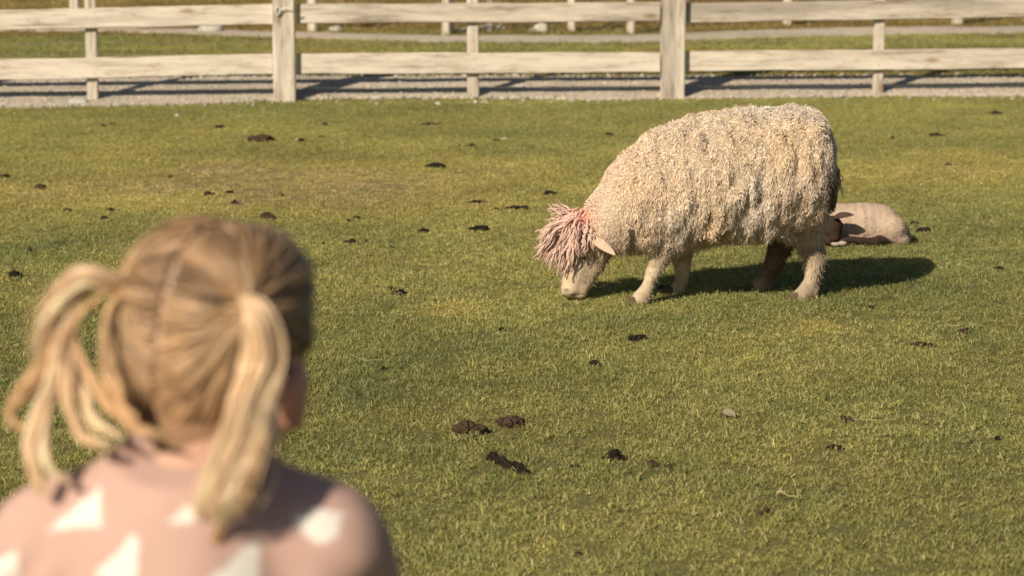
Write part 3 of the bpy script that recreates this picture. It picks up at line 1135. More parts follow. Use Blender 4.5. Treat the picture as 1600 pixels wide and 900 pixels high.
# ---- scruffy hair on the lower legs
def leg_hair(n):
    wt = ((epy > np.where(EV[:, 1] > O[1] + .05, 345, 380)) & (EV[:, 2] > 0.015) & (epx > 1140)) * 1.0 + ((epx > 934) & (epx < 956) & (epy > 392) & (epy < 422)) * 1.6 + ((EV[:, 2] < O[2] + 0.19) & (epx > 975) & (epx < 1100)) * 1.0 + ((epx < 935) & (epy > 395) & (epy < 438) & (epx > 850)) * 0.7
    p, nn = sample_surface(EV, EQ, n, wt)
    K = 4
    t = np.linspace(0, 1, K)[None, :, None]
    L = (0.005 + 0.016 * rng.random((n, 1, 1)) ** 2.5)
    L = L * np.where(proj(p)[0] < 1120, 0.55, 1.0)[:, None, None]
    rnd = rng.normal(size=(n, 1, 3)) * 0.35
    path = p[:, None] - nn[:, None] * .003 + (nn[:, None] * 0.5 + np.array([0, 0, -0.95]) + rnd * 0.8) * L * t + np.array([0, 0, -0.4]) * L * t * t
    r = np.repeat((0.0012 + 0.0018 * rng.random((n, 1))), K, 1) * (1 - 0.85 * np.linspace(0, 1, K))[None]
    Vt, Qt = tubes(path, r, 3)
    c = np.tile([0.50, 0.40, 0.28], (n, 1)) * (0.62 + 0.6 * rng.random((n, 1)) * (0.5 + vnoise(p * 40, 3)[:, None]))
    hx, hy = proj(p)
    hshade = ((hx > 1165) & (hx < 1245) & (p[:, 1] > O[1] + .03))[:, None] * 0.88 * np.clip((456 - hy[:, None]) / 25, 0, 1)  # same painted shade on the hairs of the far hind leg
    c = c * (1 - hshade) + np.array([0.12, 0.085, 0.05]) * hshade
    lw = np.clip(1 - p[:, 2] / 0.06, 0, 1)[:, None] * 0.7
    c = c * (1 - 0.0 * lw) + np.array([0.14, 0.11, 0.07]) * lw
    return Vt, Qt, np.repeat(c, K * 3, 0)
Vt, Qt, Ct = leg_hair(10500)
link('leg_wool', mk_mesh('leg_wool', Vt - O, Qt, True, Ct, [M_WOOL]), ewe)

# ---- ears
def leaf(name, base, tip, width, normal, parent, org, mat, c0, cup=0.25, nL=10, nW=7, thick=0.005):
    base, tip, normal = map(lambda a: np.asarray(a, float), (base, tip, normal))
    ax = tip - base
    sd = nrm(np.cross(ax, normal))
    nm = nrm(np.cross(sd, ax))
    vs, cs = [], []
    for side in (0, 1):
        for i in range(nL):
            t = i / (nL - 1)
            wd = width * (math.sin(math.pi * min(1, (t * 0.82 + 0.16))) ** 0.75) * (1 if t < 1 else 0.1)
            for j in range(nW):
                u = j / (nW - 1) * 2 - 1
                p = base + ax * t + sd * wd * u + nm * (cup * wd * (u * u) * 1.4 - 0.10 * np.linalg.norm(ax) * t * t) + nm * (thick * (1 - abs(u) ** 4) * (1 - 0.7 * t)) * (0.5 if side == 0 else -0.5)
                vs.append(p)
                k = (0.80 + 0.40 * float(vnoise(p * 60, 3))) * (0.78 + 0.3 * min(1, t * 2.2))
                cs.append(np.array(c0) * k if side == 0 else np.array(c0) * k * np.array([1.0, 0.86, 0.78]))
    I = np.arange(nL * nW).reshape(nL, nW)
    Qa = np.stack([I[:-1, :-1], I[1:, :-1], I[1:, 1:], I[:-1, 1:]], -1).reshape(-1, 4)
    n = nL * nW
    Qs = [Qa, (Qa + n)[:, ::-1]]
    rim = list(I[0, :]) + list(I[1:, -1]) + list(I[-1, -2::-1]) + list(I[-2:0:-1, 0])
    rim = np.array(rim)
    nx = np.roll(rim, -1)
    Qs.append(np.stack([rim, rim + n, nx + n, nx], 1))
    return link(name, mk_mesh(name, np.array(vs) - org, np.concatenate(Qs), True, np.array(cs), [mat]), parent)
EARC = (0.47, 0.36, 0.26)
leaf('ear', Q3(923, 369, -.095), Q3(960, 396, -.170), .019, (-0.30, -0.80, 0.5), ewe, O, M_SKIN, EARC)
leaf('ear', Q3(893, 372, .05), Q3(841, 361, .10), .026, (-0.25, -0.85, 0.35), ewe, O, M_SKIN, EARC)

# ---- eyes, hooves, tail
def ellmesh(name, c, r, mat, parent, org, sub=3, rot=None):
    bm = bmesh.new()
    bmesh.ops.create_icosphere(bm, subdivisions=sub, radius=1)
    for v in bm.verts:
        q = Vector((v.co.x * r[0], v.co.y * r[1], v.co.z * r[2]))
        if rot is not None:
            q = rot @ q
        v.co = q
    me = bpy.data.meshes.new(name)
    bm.to_mesh(me)
    bm.free()
    for p in me.polygons:
        p.use_smooth = True
    me.materials.append(mat)
    o = link(name, me, parent, Vector(c) - Vector(org))
    return o
ellmesh('eye', Q3(912, 403, -.066), (.0095, .007, .006), M_EYE, ewe, O)
ellmesh('eye', Q3(912, 402, .052), (.0125, .007, .010), M_EYE, ewe, O)
for g, L in ((gnf, LEG_NF), (gff, LEG_FF), (gnh, LEG_NH), (gfh, LEG_FH)):
    f = L[-1][0]
    bm = bmesh.new()
    for sy in (-1, 1):
        r = bmesh.ops.create_icosphere(bm, subdivisions=2, radius=1)
        for v in r['verts']:
            z = v.co.z
            fx = 1.0 + 0.25 * (1 - z) * (1 if v.co.x < 0 else 0)
            v.co = Vector((v.co.x * .025 * fx - .017, v.co.y * .014 + sy * .0145, max(-0.7, z) * .018))
    me = bpy.data.meshes.new('hoof')
    bm.to_mesh(me)
    bm.free()
    me.materials.append(M_HOOF)
    link('hoof', me, ewe, Vector((f[0], f[1], 0.011)) - Vector(O))
# pale wisp of tail wool at the rump
n = 60
tb = Q3(1299, 262, .03)
K = 9
t = np.linspace(0, 1, K)[None, :, None]
st = tb + rng.normal(size=(n, 1, 3)) * np.array([.010, .02, .012])
path = st + np.array([.012, 0, -.070]) * t * (0.7 + 0.6 * rng.random((n, 1, 1))) + rng.normal(size=(n, 1, 3)) * .012 * t + np.sin(t * 14 + rng.random((n, 1, 1)) * 6) * .003
Vt, Qt = tubes(path, np.repeat(0.003 + 0.002 * rng.random((n, 1)), K, 1) * (1 - 0.8 * np.linspace(0, 1, K))[None], 4)
tc_ = np.where((rng.random((n, 1)) < 0.45), np.array([[0.58, 0.48, 0.34]]), np.array([[0.13, 0.095, 0.06]]))
link('tail', mk_mesh('tail', Vt - O, Qt, True, np.repeat(tc_, K * 4, 0), [M_WOOL]), ewe)

# ---- pink dyed fringe
def fringe():
    P0, P1, P2, R = [], [], [], []
    tips = [(838, 404), (842, 398), (846, 408), (852, 402), (850, 412), (858, 410), (862, 420), (868, 416), (873, 428), (878, 424), (883, 432), (888, 420), (892, 416), (898, 406), (903, 402),
            (908, 396), (914, 392), (921, 388), (928, 385), (934, 385), (840, 390), (846, 384), (852, 378), (842, 372)]
    up = [(856, 322), (866, 320), (874, 322), (862, 330), (856, 332), (870, 331), (850, 344), (880, 328)]
    out = []
    for i in range(300):
        a = tips[int(rng.integers(len(tips)))]
        root = np.array([910 + rng.normal() * 9, 344 + rng.normal() * 7])
        if a[0] > 905:
            root = np.array([917 + rng.normal() * 5, 352 + rng.normal() * 6])
        tip = np.array(a, float) + rng.normal(size=2) * 3.5
        sc = 0.55 + 0.5 * rng.random()
        tip = root + (tip - root) * min(1.0, sc + 0.26)
        dy = -0.035 - 0.085 * rng.random()
        if a[0] < 860:
            dy = 0.02 - 0.10 * rng.random()
        bulge = np.array([-10.0, -15.0]) * rng.uniform(0.6, 1.4)
        if a[0] > 905:
            bulge = np.array([2.0, -5.0])
        mid = (root + tip) / 2 + bulge
        out.append((Q3(*root, -0.02 + 0.04 * rng.normal() * .5), Q3(*mid, dy * 0.95 - 0.01), Q3(*tip, dy)))
    for i in range(34):
        a = up[int(rng.integers(len(up)))]
        root = np.array([907 + rng.normal() * 6, 345 + rng.normal() * 5])
        tip = np.array(a, float) + rng.normal(size=2) * 3
        mid = (root + tip) / 2 + np.array([0, -4.0])
        dy = 0.03 + 0.03 * rng.normal()
        out.append((Q3(*root, 0.0), Q3(*mid, dy), Q3(*tip, dy)))
    A = np.array(out)
    n = len(A)
    K = 16
    t = np.linspace(0, 1, K)[None, :, None]
    path = A[:, None, 0] * (1 - t) ** 2 + 2 * A[:, None, 1] * t * (1 - t) + A[:, None, 2] * t * t
    # twisted cords: three plies per lock
    vs, qs, cs, of = [], [], [], 0
    ph = rng.random((n, 1, 1)) * 6.28
    rad0 = 0.0014 + 0.0020 * rng.random((n, 1)) ** 1.7
    prof = (0.9 + 0.25 * np.sin(np.linspace(0, 1, K) * 3.1))[None] * (1 - 0.72 * np.linspace(0, 1, K)[None] ** 3)
    ax = nrm(A[:, 2] - A[:, 0])[:, None]
    s1 = nrm(np.cross(ax, np.array([0.1, 1, 0.2])))
    s2 = np.cross(ax, s1)
    wob = (s1 * np.sin(t * 13 + ph * 2) + s2 * np.cos(t * 10 + ph)) * 0.0055 * t
    for k in range(3):
        a = t * 17 + ph + k * 2.094
        pk = path + wob + (s1 * np.cos(a) + s2 * np.sin(a)) * (rad0 * 0.62)[:, None, :]
        Vt, Qt = tubes(pk, rad0 * prof, 4, (0.2, 1, 0.1))
        c = np.tile([0.69, 0.475, 0.39], (n, 1)) * (0.66 + 0.42 * rng.random((n, 1)))
        tt = np.linspace(0, 1, K)[None, :, None]
        cc = c[:, None] * (1 - tt * 0.2) + np.array([0.62, 0.50, 0.38]) * tt * 0.22
        rootk = np.clip(1 - tt * 5.0, 0, 1) * 0.5
        cc = cc * (1 - rootk) + np.array([0.78, 0.26, 0.24]) * rootk
        vs.append(Vt)
        qs.append(Qt + of)
        cs.append(np.repeat(cc.reshape(-1, 3), 4, 0))
        of += len(Vt)
    return np.concatenate(vs), np.concatenate(qs), np.concatenate(cs)
Vt, Qt, Ct = fringe()
fr = link('fringe', mk_mesh('fringe', Vt - O, Qt, True, Ct, [M_WOOL]), ewe)
fr['label'] = 'pink dyed fringe of twisted wool cords'
#@@END_SHEEP
#@@LAMB

# ================================================================ the lamb lying behind the ewe
LO = G(1360, 385)
LB = G(1360, 383)
lamb = thing('lamb', 'small pale brown lamb with dark legs lying asleep behind the ewe', 'lamb', LO)
LYc = LO[1] + 0.10
LQ = lambda px, py, dy=0.0: W(px, py, LYc + dy)
lbrown = [  # dark limbs
    [(LQ(1392, 372, -.07), .028), (LQ(1368, 378, -.115), .019), (LQ(1345, 377, -.13), .015), (LQ(1330, 374, -.135), .014)],
    [(LQ(1330, 374, -.135), .013), (LQ(1318, 377, -.14), .012), (LQ(1308, 381, -.14), .013)],
    [(LQ(1290, 372, -.08), .024), (LQ(1303, 380, -.13), .015), (LQ(1318, 383, -.14), .013)]]
def lamb_torso(P):
    d = chain(P, [(LQ(1398, 366), .058), (LQ(1374, 355), .083), (LQ(1345, 353), .084), (LQ(1305, 352), .080), (LQ(1275, 352), .062)], .05)
    d = smin(d, ell(P, LQ(1390, 359, -.055), (.070, .062, .064)), .014)
    d = smin(d, ell(P, LQ(1404, 374, -.05), (.046, .05, .030)), .015)
    d = smin(d, cap(P, LQ(1410, 362, 0), LQ(1420, 373, -.02), .022, .012), .015)
    d = smin(d, chain(P, [(LQ(1275, 352), .055), (LQ(1262, 345, -.03), .042), (LQ(1298, 352, -.105), .036)], .03), .02)
    return d
def lamb_dark(P):
    d = None
    for L in lbrown:
        e = chain(P, L, .012)
        d = e if d is None else np.minimum(d, e)
    h = smin(ell(P, LQ(1300, 352, -.120), (.040, .040, .040)), cap(P, LQ(1302, 356, -.125), LQ(1304, 371, -.145), .034, .022), .02)
    return np.minimum(d, h)
def lamb_sdf(P):
    a = lamb_torso(P)
    wr = np.sin((P[..., 0] - LQ(1350, 350)[0]) * 190 + 5 * vnoise(P * 14, 5)) * 0.0013
    m = np.exp(-((P[..., 0] - LQ(1343, 350)[0]) / .045) ** 2)
    a = a + wr * (0.25 + m) + 0.004 * (fbm(P * 30, 8) - 0.5)
    return np.maximum(smin(a, lamb_dark(P), .010), -(P[..., 2] + 0.0))
lo = np.array([LQ(1235, 350)[0], LYc - .24, -.012])
hi = np.array([LQ(1440, 350)[0], LYc + .15, .27])
VL, QL = grid_mesh(lamb_sdf, lo, hi, 0.0055, 1)
dk = sstep(0.006, -0.004, lamb_dark(VL) - lamb_torso(VL))[:, None]
lpx, lpy = proj(VL)
pale = np.array([0.44, 0.33, 0.245]) * (0.9 + 0.22 * fbm(VL * 40, 6))[:, None]
drk = np.array([0.036, 0.022, 0.015]) * (0.8 + 0.5 * fbm(VL * 50, 7))[:, None]
hb = np.exp(-(((lpx - 1378) / 12) ** 2 + ((lpy - 367) / 9) ** 2))[:, None] * 0.5
lc = pale * (1 - hb) + np.array([0.25, 0.16, 0.10]) * hb
lc = lc * (1 - dk) + drk * dk
link('body', mk_mesh('body', VL - LO, QL, True, lc, [M_SKIN]), lamb)
LN = vnormals(VL, QL)
p, nn = sample_surface(VL, QL, 6000, (1 - dk[:, 0]) ** 2)
n = len(p)
K = 4
t = np.linspace(0, 1, K)[None, :, None]
rnd = rng.normal(size=(n, 1, 3)) * 0.5
path = p[:, None] + (nn[:, None] * 0.6 + rnd + np.array([0.2, 0, -0.5])) * 0.0035 * t
Vt, Qt = tubes(path, np.repeat(0.0010 + 0.0008 * rng.random((n, 1)), K, 1) * np.array([1, .9, .7, .25])[None], 3)
c = np.array([0.46, 0.35, 0.262]) * (0.8 + 0.35 * rng.random((n, 1)))
qx, qy = proj(p)
hb = np.exp(-(((qx - 1378) / 12) ** 2 + ((qy - 367) / 9) ** 2))[:, None] * 0.5
c = c * (1 - hb) + np.array([0.25, 0.16, 0.10]) * hb
link('fleece', mk_mesh('fleece', Vt - LO, Qt, True, np.repeat(c, K * 3, 0), [M_WOOL]), lamb)
leaf('ear', LQ(1303, 341, -.150), LQ(1333, 334, -.190), .020, (0.1, -0.55, 0.8), lamb, LO, M_SKIN, (0.06, 0.036, 0.026), 0.3)
leaf('ear', LQ(1288, 338, -.08), LQ(1283, 330, -.03), .016, (0.1, -0.55, 0.8), lamb, LO, M_SKIN, (0.06, 0.036, 0.026), 0.3)
ellmesh('eye', LQ(1300, 352, -.157), (.007, .004, .004), M_EYE, lamb, LO)
for (px, py, dy) in ((1306, 381, -.146), (1316, 380, -.148)):
    q = LQ(px, py, dy)
    o = ellmesh('hoof', (q[0], q[1], max(q[2], .012)), (.020, .013, .011), mat_plain('lamb_hoof', (0.34, 0.29, 0.22), 0.7), lamb, LO)
#@@END_LAMB
#@@CHILD

# ================================================================ the child in front
YC = 2.165
KS = YC / FPX                      # metres per pixel at the child
CB = W(300, 700, YC)
CX = CB[0]
child = thing('person', 'person with two blonde pigtails in a dusty pink sweater with white triangles, back turned', 'person', (CX, YC, 0))
CO = np.array([CX, YC, 0.0])
M_BODY = mat_attr('child_skin', 0.55, 0.3, 0, sss=0.12)
M_HAIR = mat_attr('child_hair', 0.42, 0.45)
M_SWEAT = mat_attr('knit_sweater', 0.95, 0.1, 900, 0.93, 1.05, 0.35, 0.0015, 700)
M_TROUS = mat_plain('denim_trousers', (0.06, 0.08, 0.13), 0.9, 0.1)
M_SHOE = mat_plain('canvas_shoe', (0.5, 0.46, 0.42), 0.8, 0.2)
YH = YC + .08
HC = W(345, 526, YH)
RH = np.array((Matrix.Rotation(math.radians(7), 3, 'Y') @ Matrix.Rotation(math.radians(-24), 3, 'Z')))
def h2w(p):
    return HC + np.asarray(p, float) @ RH.T
def w2h(P):
    return (P - HC) @ RH
SEX = 2.45
def sup(p, c, r):
    q = np.abs((p - np.asarray(c)) / np.asarray(r))
    return ((q ** SEX).sum(-1) ** (1 / SEX) - 1) * .085
def head_sdf(P):
    p = w2h(P)
    d = sup(p, (0, -.006, .004), (.078, .090, .099))
    d = smin(d, ell(p, (0, .022, -.050), (.071, .060, .072)), .02)
    d = smin(d, ell(p, (0, .052, -.088), (.030, .026, .020)), .025)          # chin
    for s in (-1, 1):
        d = smin(d, ell(p, (s * .042, .043, -.060), (.027, .027, .027)), .02)   # cheeks
        e = ell(p, (s * .091, -.014, -.040), (.016, .022, .033))                 # ears
        e = np.maximum(e, -ell(p, (s * .106, -.004, -.038), (.009, .013, .020)))
        d = smin(d, e, .006)
        d = np.maximum(d, -ell(p, (s * .027, .094, -.016), (.015, .012, .009)))  # eye hollows
    d = smin(d, cap(p, (0, .084, -.012), (0, .093, -.034), .006, .009), .008)    # nose
    d = smin(d, ell(p, (0, .084, -.060), (.018, .009, .0045)), .004)             # lips
    d = smin(d, ell(p, (0, .083, -.068), (.015, .009, .0045)), .004)
    return d
SHZ = CB[2] - .040
def c_(x, y, z):
    return np.array([CX + x, YC - .03 + y, z])
ARMR = [(c_(.112, .005, SHZ - .062), .044), (c_(.172, .030, SHZ - .205), .036), (c_(.150, .190, SHZ - .215), .024), (c_(.140, .225, SHZ - .212), .021)]
ARML = [(c_(-.115, .005, SHZ - .062), .044), (c_(-.178, .030, SHZ - .205), .036), (c_(-.150, .190, SHZ - .215), .024), (c_(-.140, .225, SHZ - .212), .021)]
LEGL = [(c_(-.062, .0, .52), .075), (c_(-.068, -.005, .29), .048), (c_(-.072, .01, .06), .030)]
LEGR = [(c_(.062, .0, .52), .075), (c_(.068, -.005, .29), .048), (c_(.072, .01, .06), .030)]
NECK = (h2w((0, -.020, -.075)), c_(0.0, -.005, SHZ - .01))
def torso_c(P):
    d = chain(P, [(c_(0, 0, .56), .098), (c_(0, .0, .70), .096), (c_(0, -.006, SHZ - .09), .098)], .05)
    d = smin(d, chain(P, [(c_(-.108, -.004, SHZ - .050), .047), (c_(0, -.006, SHZ - .024), .060), (c_(.108, -.004, SHZ - .050), .047)], .03), .03)
    return d
def hand(P, wst, s):
    o = np.array(wst)
    pal = cap(P, o, o + np.array([-s * .006, .036, -.006]), .019, .022)
    for i, (dx, L) in enumerate(((-.017, .040), (-.006, .046), (.006, .043), (.016, .034))):
        b = o + np.array([s * dx, .048, -.004])
        m = b + np.array([s * dx * .15, L * .55, -.006])
        e = m + np.array([0, L * .30, -L * .42])
        pal = smin(pal, smin(cap(P, b, m, .0072, .0066), cap(P, m, e, .0066, .0052), .003), .004)
    b = o + np.array([-s * .016, .014, -.004])
    m = b + np.array([-s * .016, .020, -.006])
    e = m + np.array([-s * .002, .020, -.008])
    return smin(pal, smin(cap(P, b, m, .0085, .0078), cap(P, m, e, .0078, .006), .003), .006)
def body_sdf(P):
    d = smin(torso_c(P), cap(P, NECK[0], NECK[1], .050, .054), .03)
    for A in (ARMR, ARML):
        d = smin(d, chain(P, A, .02), .03)
    d = smin(d, hand(P, ARMR[-1][0], 1), .01)
    d = smin(d, hand(P, ARML[-1][0], -1), .01)
    for L in (LEGL, LEGR):
        d = smin(d, chain(P, L, .02), .03)
        f = L[-1][0]
        d = smin(d, cap(P, f + np.array([0, -.01, -.035]), f + np.array([0, .085, -.04]), .022, .018), .02)
    return smin(d, head_sdf(P), .02)
lo = np.array([CX - .30, YC - .19, -.01])
hi = np.array([CX + .32, YC + .37, 1.20])
BV, BQ = grid_mesh(body_sdf, lo, hi, .0058, 1)
sk = np.tile([0.60, 0.36, 0.25], (len(BV), 1)) * (0.95 + 0.1 * fbm(BV * 40, 4))[:, None]
bh = w2h(BV)
CRN = np.array((.076, .090, .099))
def scalp_mask(q):
    """1 where hair grows (head frame)"""
    back = q[..., 1] < 0.045 - 0.9 * np.clip(-q[..., 2], 0, .1)
    topf = q[..., 2] > .045
    low = (q[..., 2] > -.090 + 0.02 * (np.abs(q[..., 0]) / .06) ** 2)
    nearear = (np.abs(q[..., 0]) > .058) & (q[..., 1] > -.035) & (q[..., 2] < -.005)
    return (back | topf) & low & ~nearear
part = np.exp(-((bh[:, 0] + .10 * .085) / .0045) ** 2)[:, None]
sm = (scalp_mask(bh) & (bh[:, 2] > -.092) & (bh[:, 1] < .06))[:, None]
sk = np.where(sm, np.array([0.26, 0.155, 0.085]) * (1 - part) + np.array([0.62, 0.42, 0.30]) * part, sk)
lips = ((np.abs(bh[:, 0]) < .018) & (bh[:, 1] > .083) & (bh[:, 2] < -.054) & (bh[:, 2] > -.073))[:, None]
sk = np.where(lips, np.array([0.5, 0.2, 0.17]), sk)
ear = ((np.abs(bh[:, 0]) > .074) & (bh[:, 2] < -.01))[:, None]
sk = np.where(ear, np.array([0.62, 0.31, 0.21]), sk)
link('body', mk_mesh('body', BV - CO, BQ, True, sk, [M_BODY]), child)
M_WHITE = mat_plain('eye_white', (0.75, 0.72, 0.68), 0.2, 0.5, bump=0)
for s in (-1, 1):
    e = ellmesh('eye', h2w((s * .027, .0755, -.016)), (.0115, .0115, .0105), M_WHITE, child, CO)
    ellmesh('iris', h2w((s * .027, .0845, -.016)), (.005, .0035, .005), M_EYE, e, h2w((s * .027, .0755, -.016)))

# ---- sweater, trousers, shoes
def sweater_sdf(P):
    d = smin(torso_c(P) - .022, cap(P, NECK[0] * .66 + NECK[1] * .34, NECK[1], .058, .070), .03)
    d = smin(d, cap(P, NECK[0] * .70 + NECK[1] * .30, NECK[0] * .62 + NECK[1] * .38, .061, .061), .006)
    for A in (ARMR, ARML):
        B = [(A[0][0], A[0][1] + .020), (A[1][0], A[1][1] + .020), (A[2][0] * .92 + A[1][0] * .08, A[2][1] + .013)]
        d = smin(d, chain(P, B, .02), .035)
    fold = np.sin((P[..., 2] * 1.0 + np.abs(P[..., 0] - CX) * 1.4) * 95 + 5 * vnoise(P * 9, 4))
    m = np.exp(-(((np.abs(P[..., 0] - CX) - .145) / .05) ** 2 + ((P[..., 2] - (SHZ - .115)) / .06) ** 2))
    d = d + m * 0.009 * fold + 0.009 * (fbm(P * 13, 12) - 0.5)
    d = np.maximum(d, .545 - P[..., 2])
    d = np.maximum(d, P[..., 2] - (.966 + .25 * (P[..., 1] - YC)))
    return d
lo = np.array([CX - .31, YC - .19, .53])
hi = np.array([CX + .33, YC + .25, CB[2] + .09])
SV, SQ = grid_mesh(sweater_sdf, lo, hi, .0045, 1)
SN = vnormals(SV, SQ)
pink = np.array([0.50, 0.325, 0.268])
wht = np.array([0.72, 0.67, 0.60])
TRI = [[(78, 827), (157, 760), (158, 822)], [(143, 905), (205, 838), (214, 840), (214, 905)], [(-25, 880), (27, 862), (28, 920), (-25, 925)], [(322, 912), (394, 845), (405, 843), (405, 912)],
       [(262, 815), (298, 785), (304, 816)], [(455, 808), (498, 794), (535, 800), (528, 842), (492, 850), (476, 836)],
       [(225, 1000), (280, 940), (290, 1000)], [(70, 1000), (125, 940), (135, 1000)], [(400, 1000), (470, 940), (475, 1000)], [(-60, 800), (-15, 770), (-12, 810)]]
su, sv = proj(SV)
ins = np.zeros(len(SV), bool)
for poly in TRI:
    a = np.array(poly, float)
    sgn = []
    for i in range(len(a)):
        p, q = a[i], a[(i + 1) % len(a)]
        sgn.append((q[0] - p[0]) * (sv - p[1]) - (q[1] - p[1]) * (su - p[0]))
    sgn = np.array(sgn)
    ins |= ((sgn >= 0).all(0) | (sgn <= 0).all(0))
ins &= SN[:, 1] < 0.25
# the same motif repeated on the chest side
fx = ((SV[:, 0] - CX) * 9.5) % 1.0
fz = (SV[:, 2] * 9.5) % 1.0
ins |= (SN[:, 1] > 0.25) & (fz < 0.62) & (np.abs(fx - 0.5) < 0.33 * (1 - fz / 0.62))
sc_ = np.where(ins[:, None], wht, pink) * (0.95 + 0.1 * fbm(SV * 30, 14))[:, None]
link('sweater', mk_mesh('sweater', SV - CO, SQ, True, sc_, [M_SWEAT]), child)
def trousers_sdf(P):
    d = chain(P, [(c_(0, 0, .58), .105), (c_(0, 0, .52), .100)], .03)
    for L in (LEGL, LEGR):
        d = smin(d, chain(P, [(L[0][0], .090), (L[1][0], .064), (L[2][0] * .85 + L[1][0] * .15, .050)], .02), .02)
    return np.maximum(np.maximum(d, P[..., 2] - .60), .075 - P[..., 2])
TV, TQ = grid_mesh(trousers_sdf, (CX - .19, YC - .15, .05), (CX + .19, YC + .15, .62), .008, 1)
link('trousers', mk_mesh('trousers', TV - CO, TQ, True, None, [M_TROUS]), child)
for L in (LEGL, LEGR):
    f = L[-1][0]
    def shoe_sdf(P):
        d = smin(cap(P, f + np.array([0, -.012, -.030]), f + np.array([0, .095, -.036]), .036, .031), cap(P, f + np.array([0, -.01, -.02]), f + np.array([0, -.008, .02]), .036, .038), .02)
        return np.maximum(d, .002 - P[..., 2])
    a, b = grid_mesh(shoe_sdf, f + np.array([-.06, -.07, -.065]), f + np.array([.06, .15, .07]), .006, 1)
    link('shoe', mk_mesh('shoe', a - CO, b, True, None, [M_SHOE]), child)

# ---- hair on the scalp, combed to the two pigtails
HAIRR = np.array((.0815, .0940, .1025))
HCEN = np.array((0, -.006, .003))
def on_head(d, k=1.0):
    d = nrm(d)
    r = (np.abs(d[..., 0] / HAIRR[0]) ** SEX + np.abs(d[..., 1] / HAIRR[1]) ** SEX + np.abs(d[..., 2] / np.where(d[..., 2] < 0, .134, HAIRR[2])) ** SEX) ** (-1 / SEX)
    return HCEN + d * (r * k)[..., None]
def px_dir(px, py, dy):
    """head-frame direction of a point seen at px,py, dy metres behind the head centre"""
    return nrm(w2h(W(px, py, YH + dy)[None])[0] - HCEN)
TL = px_dir(206, 445, -.040)
TR = px_dir(384, 478, -.095)
def scalp_hair(n):
    d = nrm(rng.normal(size=(n * 4, 3)))
    q = on_head(d)
    ok = scalp_mask(q)
    d = d[ok]
    pd = np.abs(d[:, 0] + 0.10 + 0.02 * np.sin(d[:, 2] * 6))
    d = d[(pd > 0.011) | (d[:, 1] > 0.2) | (rng.random(len(d)) < 0.25)][:n]
    n = len(d)
    # nape: push downwards a little to cover to the neck
    wob = 0.014 * (n2(d[:, 2], d[:, 1], 9, 44, 2) - 0.5) * 2
    left = (d[:, 0] + 0.10 + wob) < 0
    T = np.where(left[:, None], TL, TR)
    K = 11
    t = np.linspace(0, 1, K)[None, :, None]
    om = np.arccos(np.clip((d * T).sum(1), -.999, .999))[:, None, None]
    tt = 0.97 * t
    path = (np.sin((1 - tt) * om) * d[:, None] + np.sin(tt * om) * T[:, None]) / np.sin(om)
    sag = np.array([0, 0, -0.10]) * np.sin(t * math.pi) * (d[:, None, 2:3] < 0.5)
    path = nrm(path + sag + 0.045 * (np.stack([vnoise(path * 4 + 11, 5), vnoise(path * 4 + 31, 6), vnoise(path * 4 + 51, 7)], -1) - .5))
    lift = 1.0 + 0.035 * rng.random((n, 1)) * (0.3 + 0.7 * np.minimum(1, np.linspace(0, 3, K)))[None] + 0.09 * np.sin(np.linspace(0, 1, K) * math.pi)[None] * rng.random((n, 1)) ** 5 + 0.05 * np.linspace(0, 1, K)[None] ** 6
    clump = vnoise(d * 7.0, 61)[:, None]
    lift = lift + 0.07 * (clump - 0.5) + 0.035 * (vnoise(d * 16.0, 62)[:, None] - 0.5)
    P = h2w(on_head(path, lift))
    # base of nape hair
    rad = np.repeat(0.0009 + 0.0010 * rng.random((n, 1)), K, 1) * (1 - 0.35 * np.linspace(0, 1, K)[None] ** 2)
    Vt, Qt = tubes(P, rad, 3)
    up = sstep(0.15, 0.8, d[:, 2])
    rightness = sstep(0.05, 0.75, d[:, 0])
    dark = np.array([0.120, 0.072, 0.038])
    mid = np.array([0.500, 0.310, 0.165])
    gold = np.array([0.72, 0.52, 0.29])
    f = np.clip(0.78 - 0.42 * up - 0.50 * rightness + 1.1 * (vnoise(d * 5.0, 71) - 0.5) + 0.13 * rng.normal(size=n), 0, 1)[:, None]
    for px_, py_, dy_ in ((318, 468, -.09), (214, 432, -.05), (440, 400, -.06), (395, 368, -.03)):  # painted shadow beside both pigtail roots, then the darker crown hair
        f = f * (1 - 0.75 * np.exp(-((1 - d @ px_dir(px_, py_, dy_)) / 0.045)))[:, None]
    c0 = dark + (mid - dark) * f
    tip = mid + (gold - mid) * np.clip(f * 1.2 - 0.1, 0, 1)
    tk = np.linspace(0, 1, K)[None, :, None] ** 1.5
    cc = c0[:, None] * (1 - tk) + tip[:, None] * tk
    return Vt, Qt, np.repeat(cc.reshape(-1, 3), 3, 0)
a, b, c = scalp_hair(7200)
link('scalp_hair', mk_mesh('scalp_hair', a - CO, b, True, c, [M_HAIR]), child)

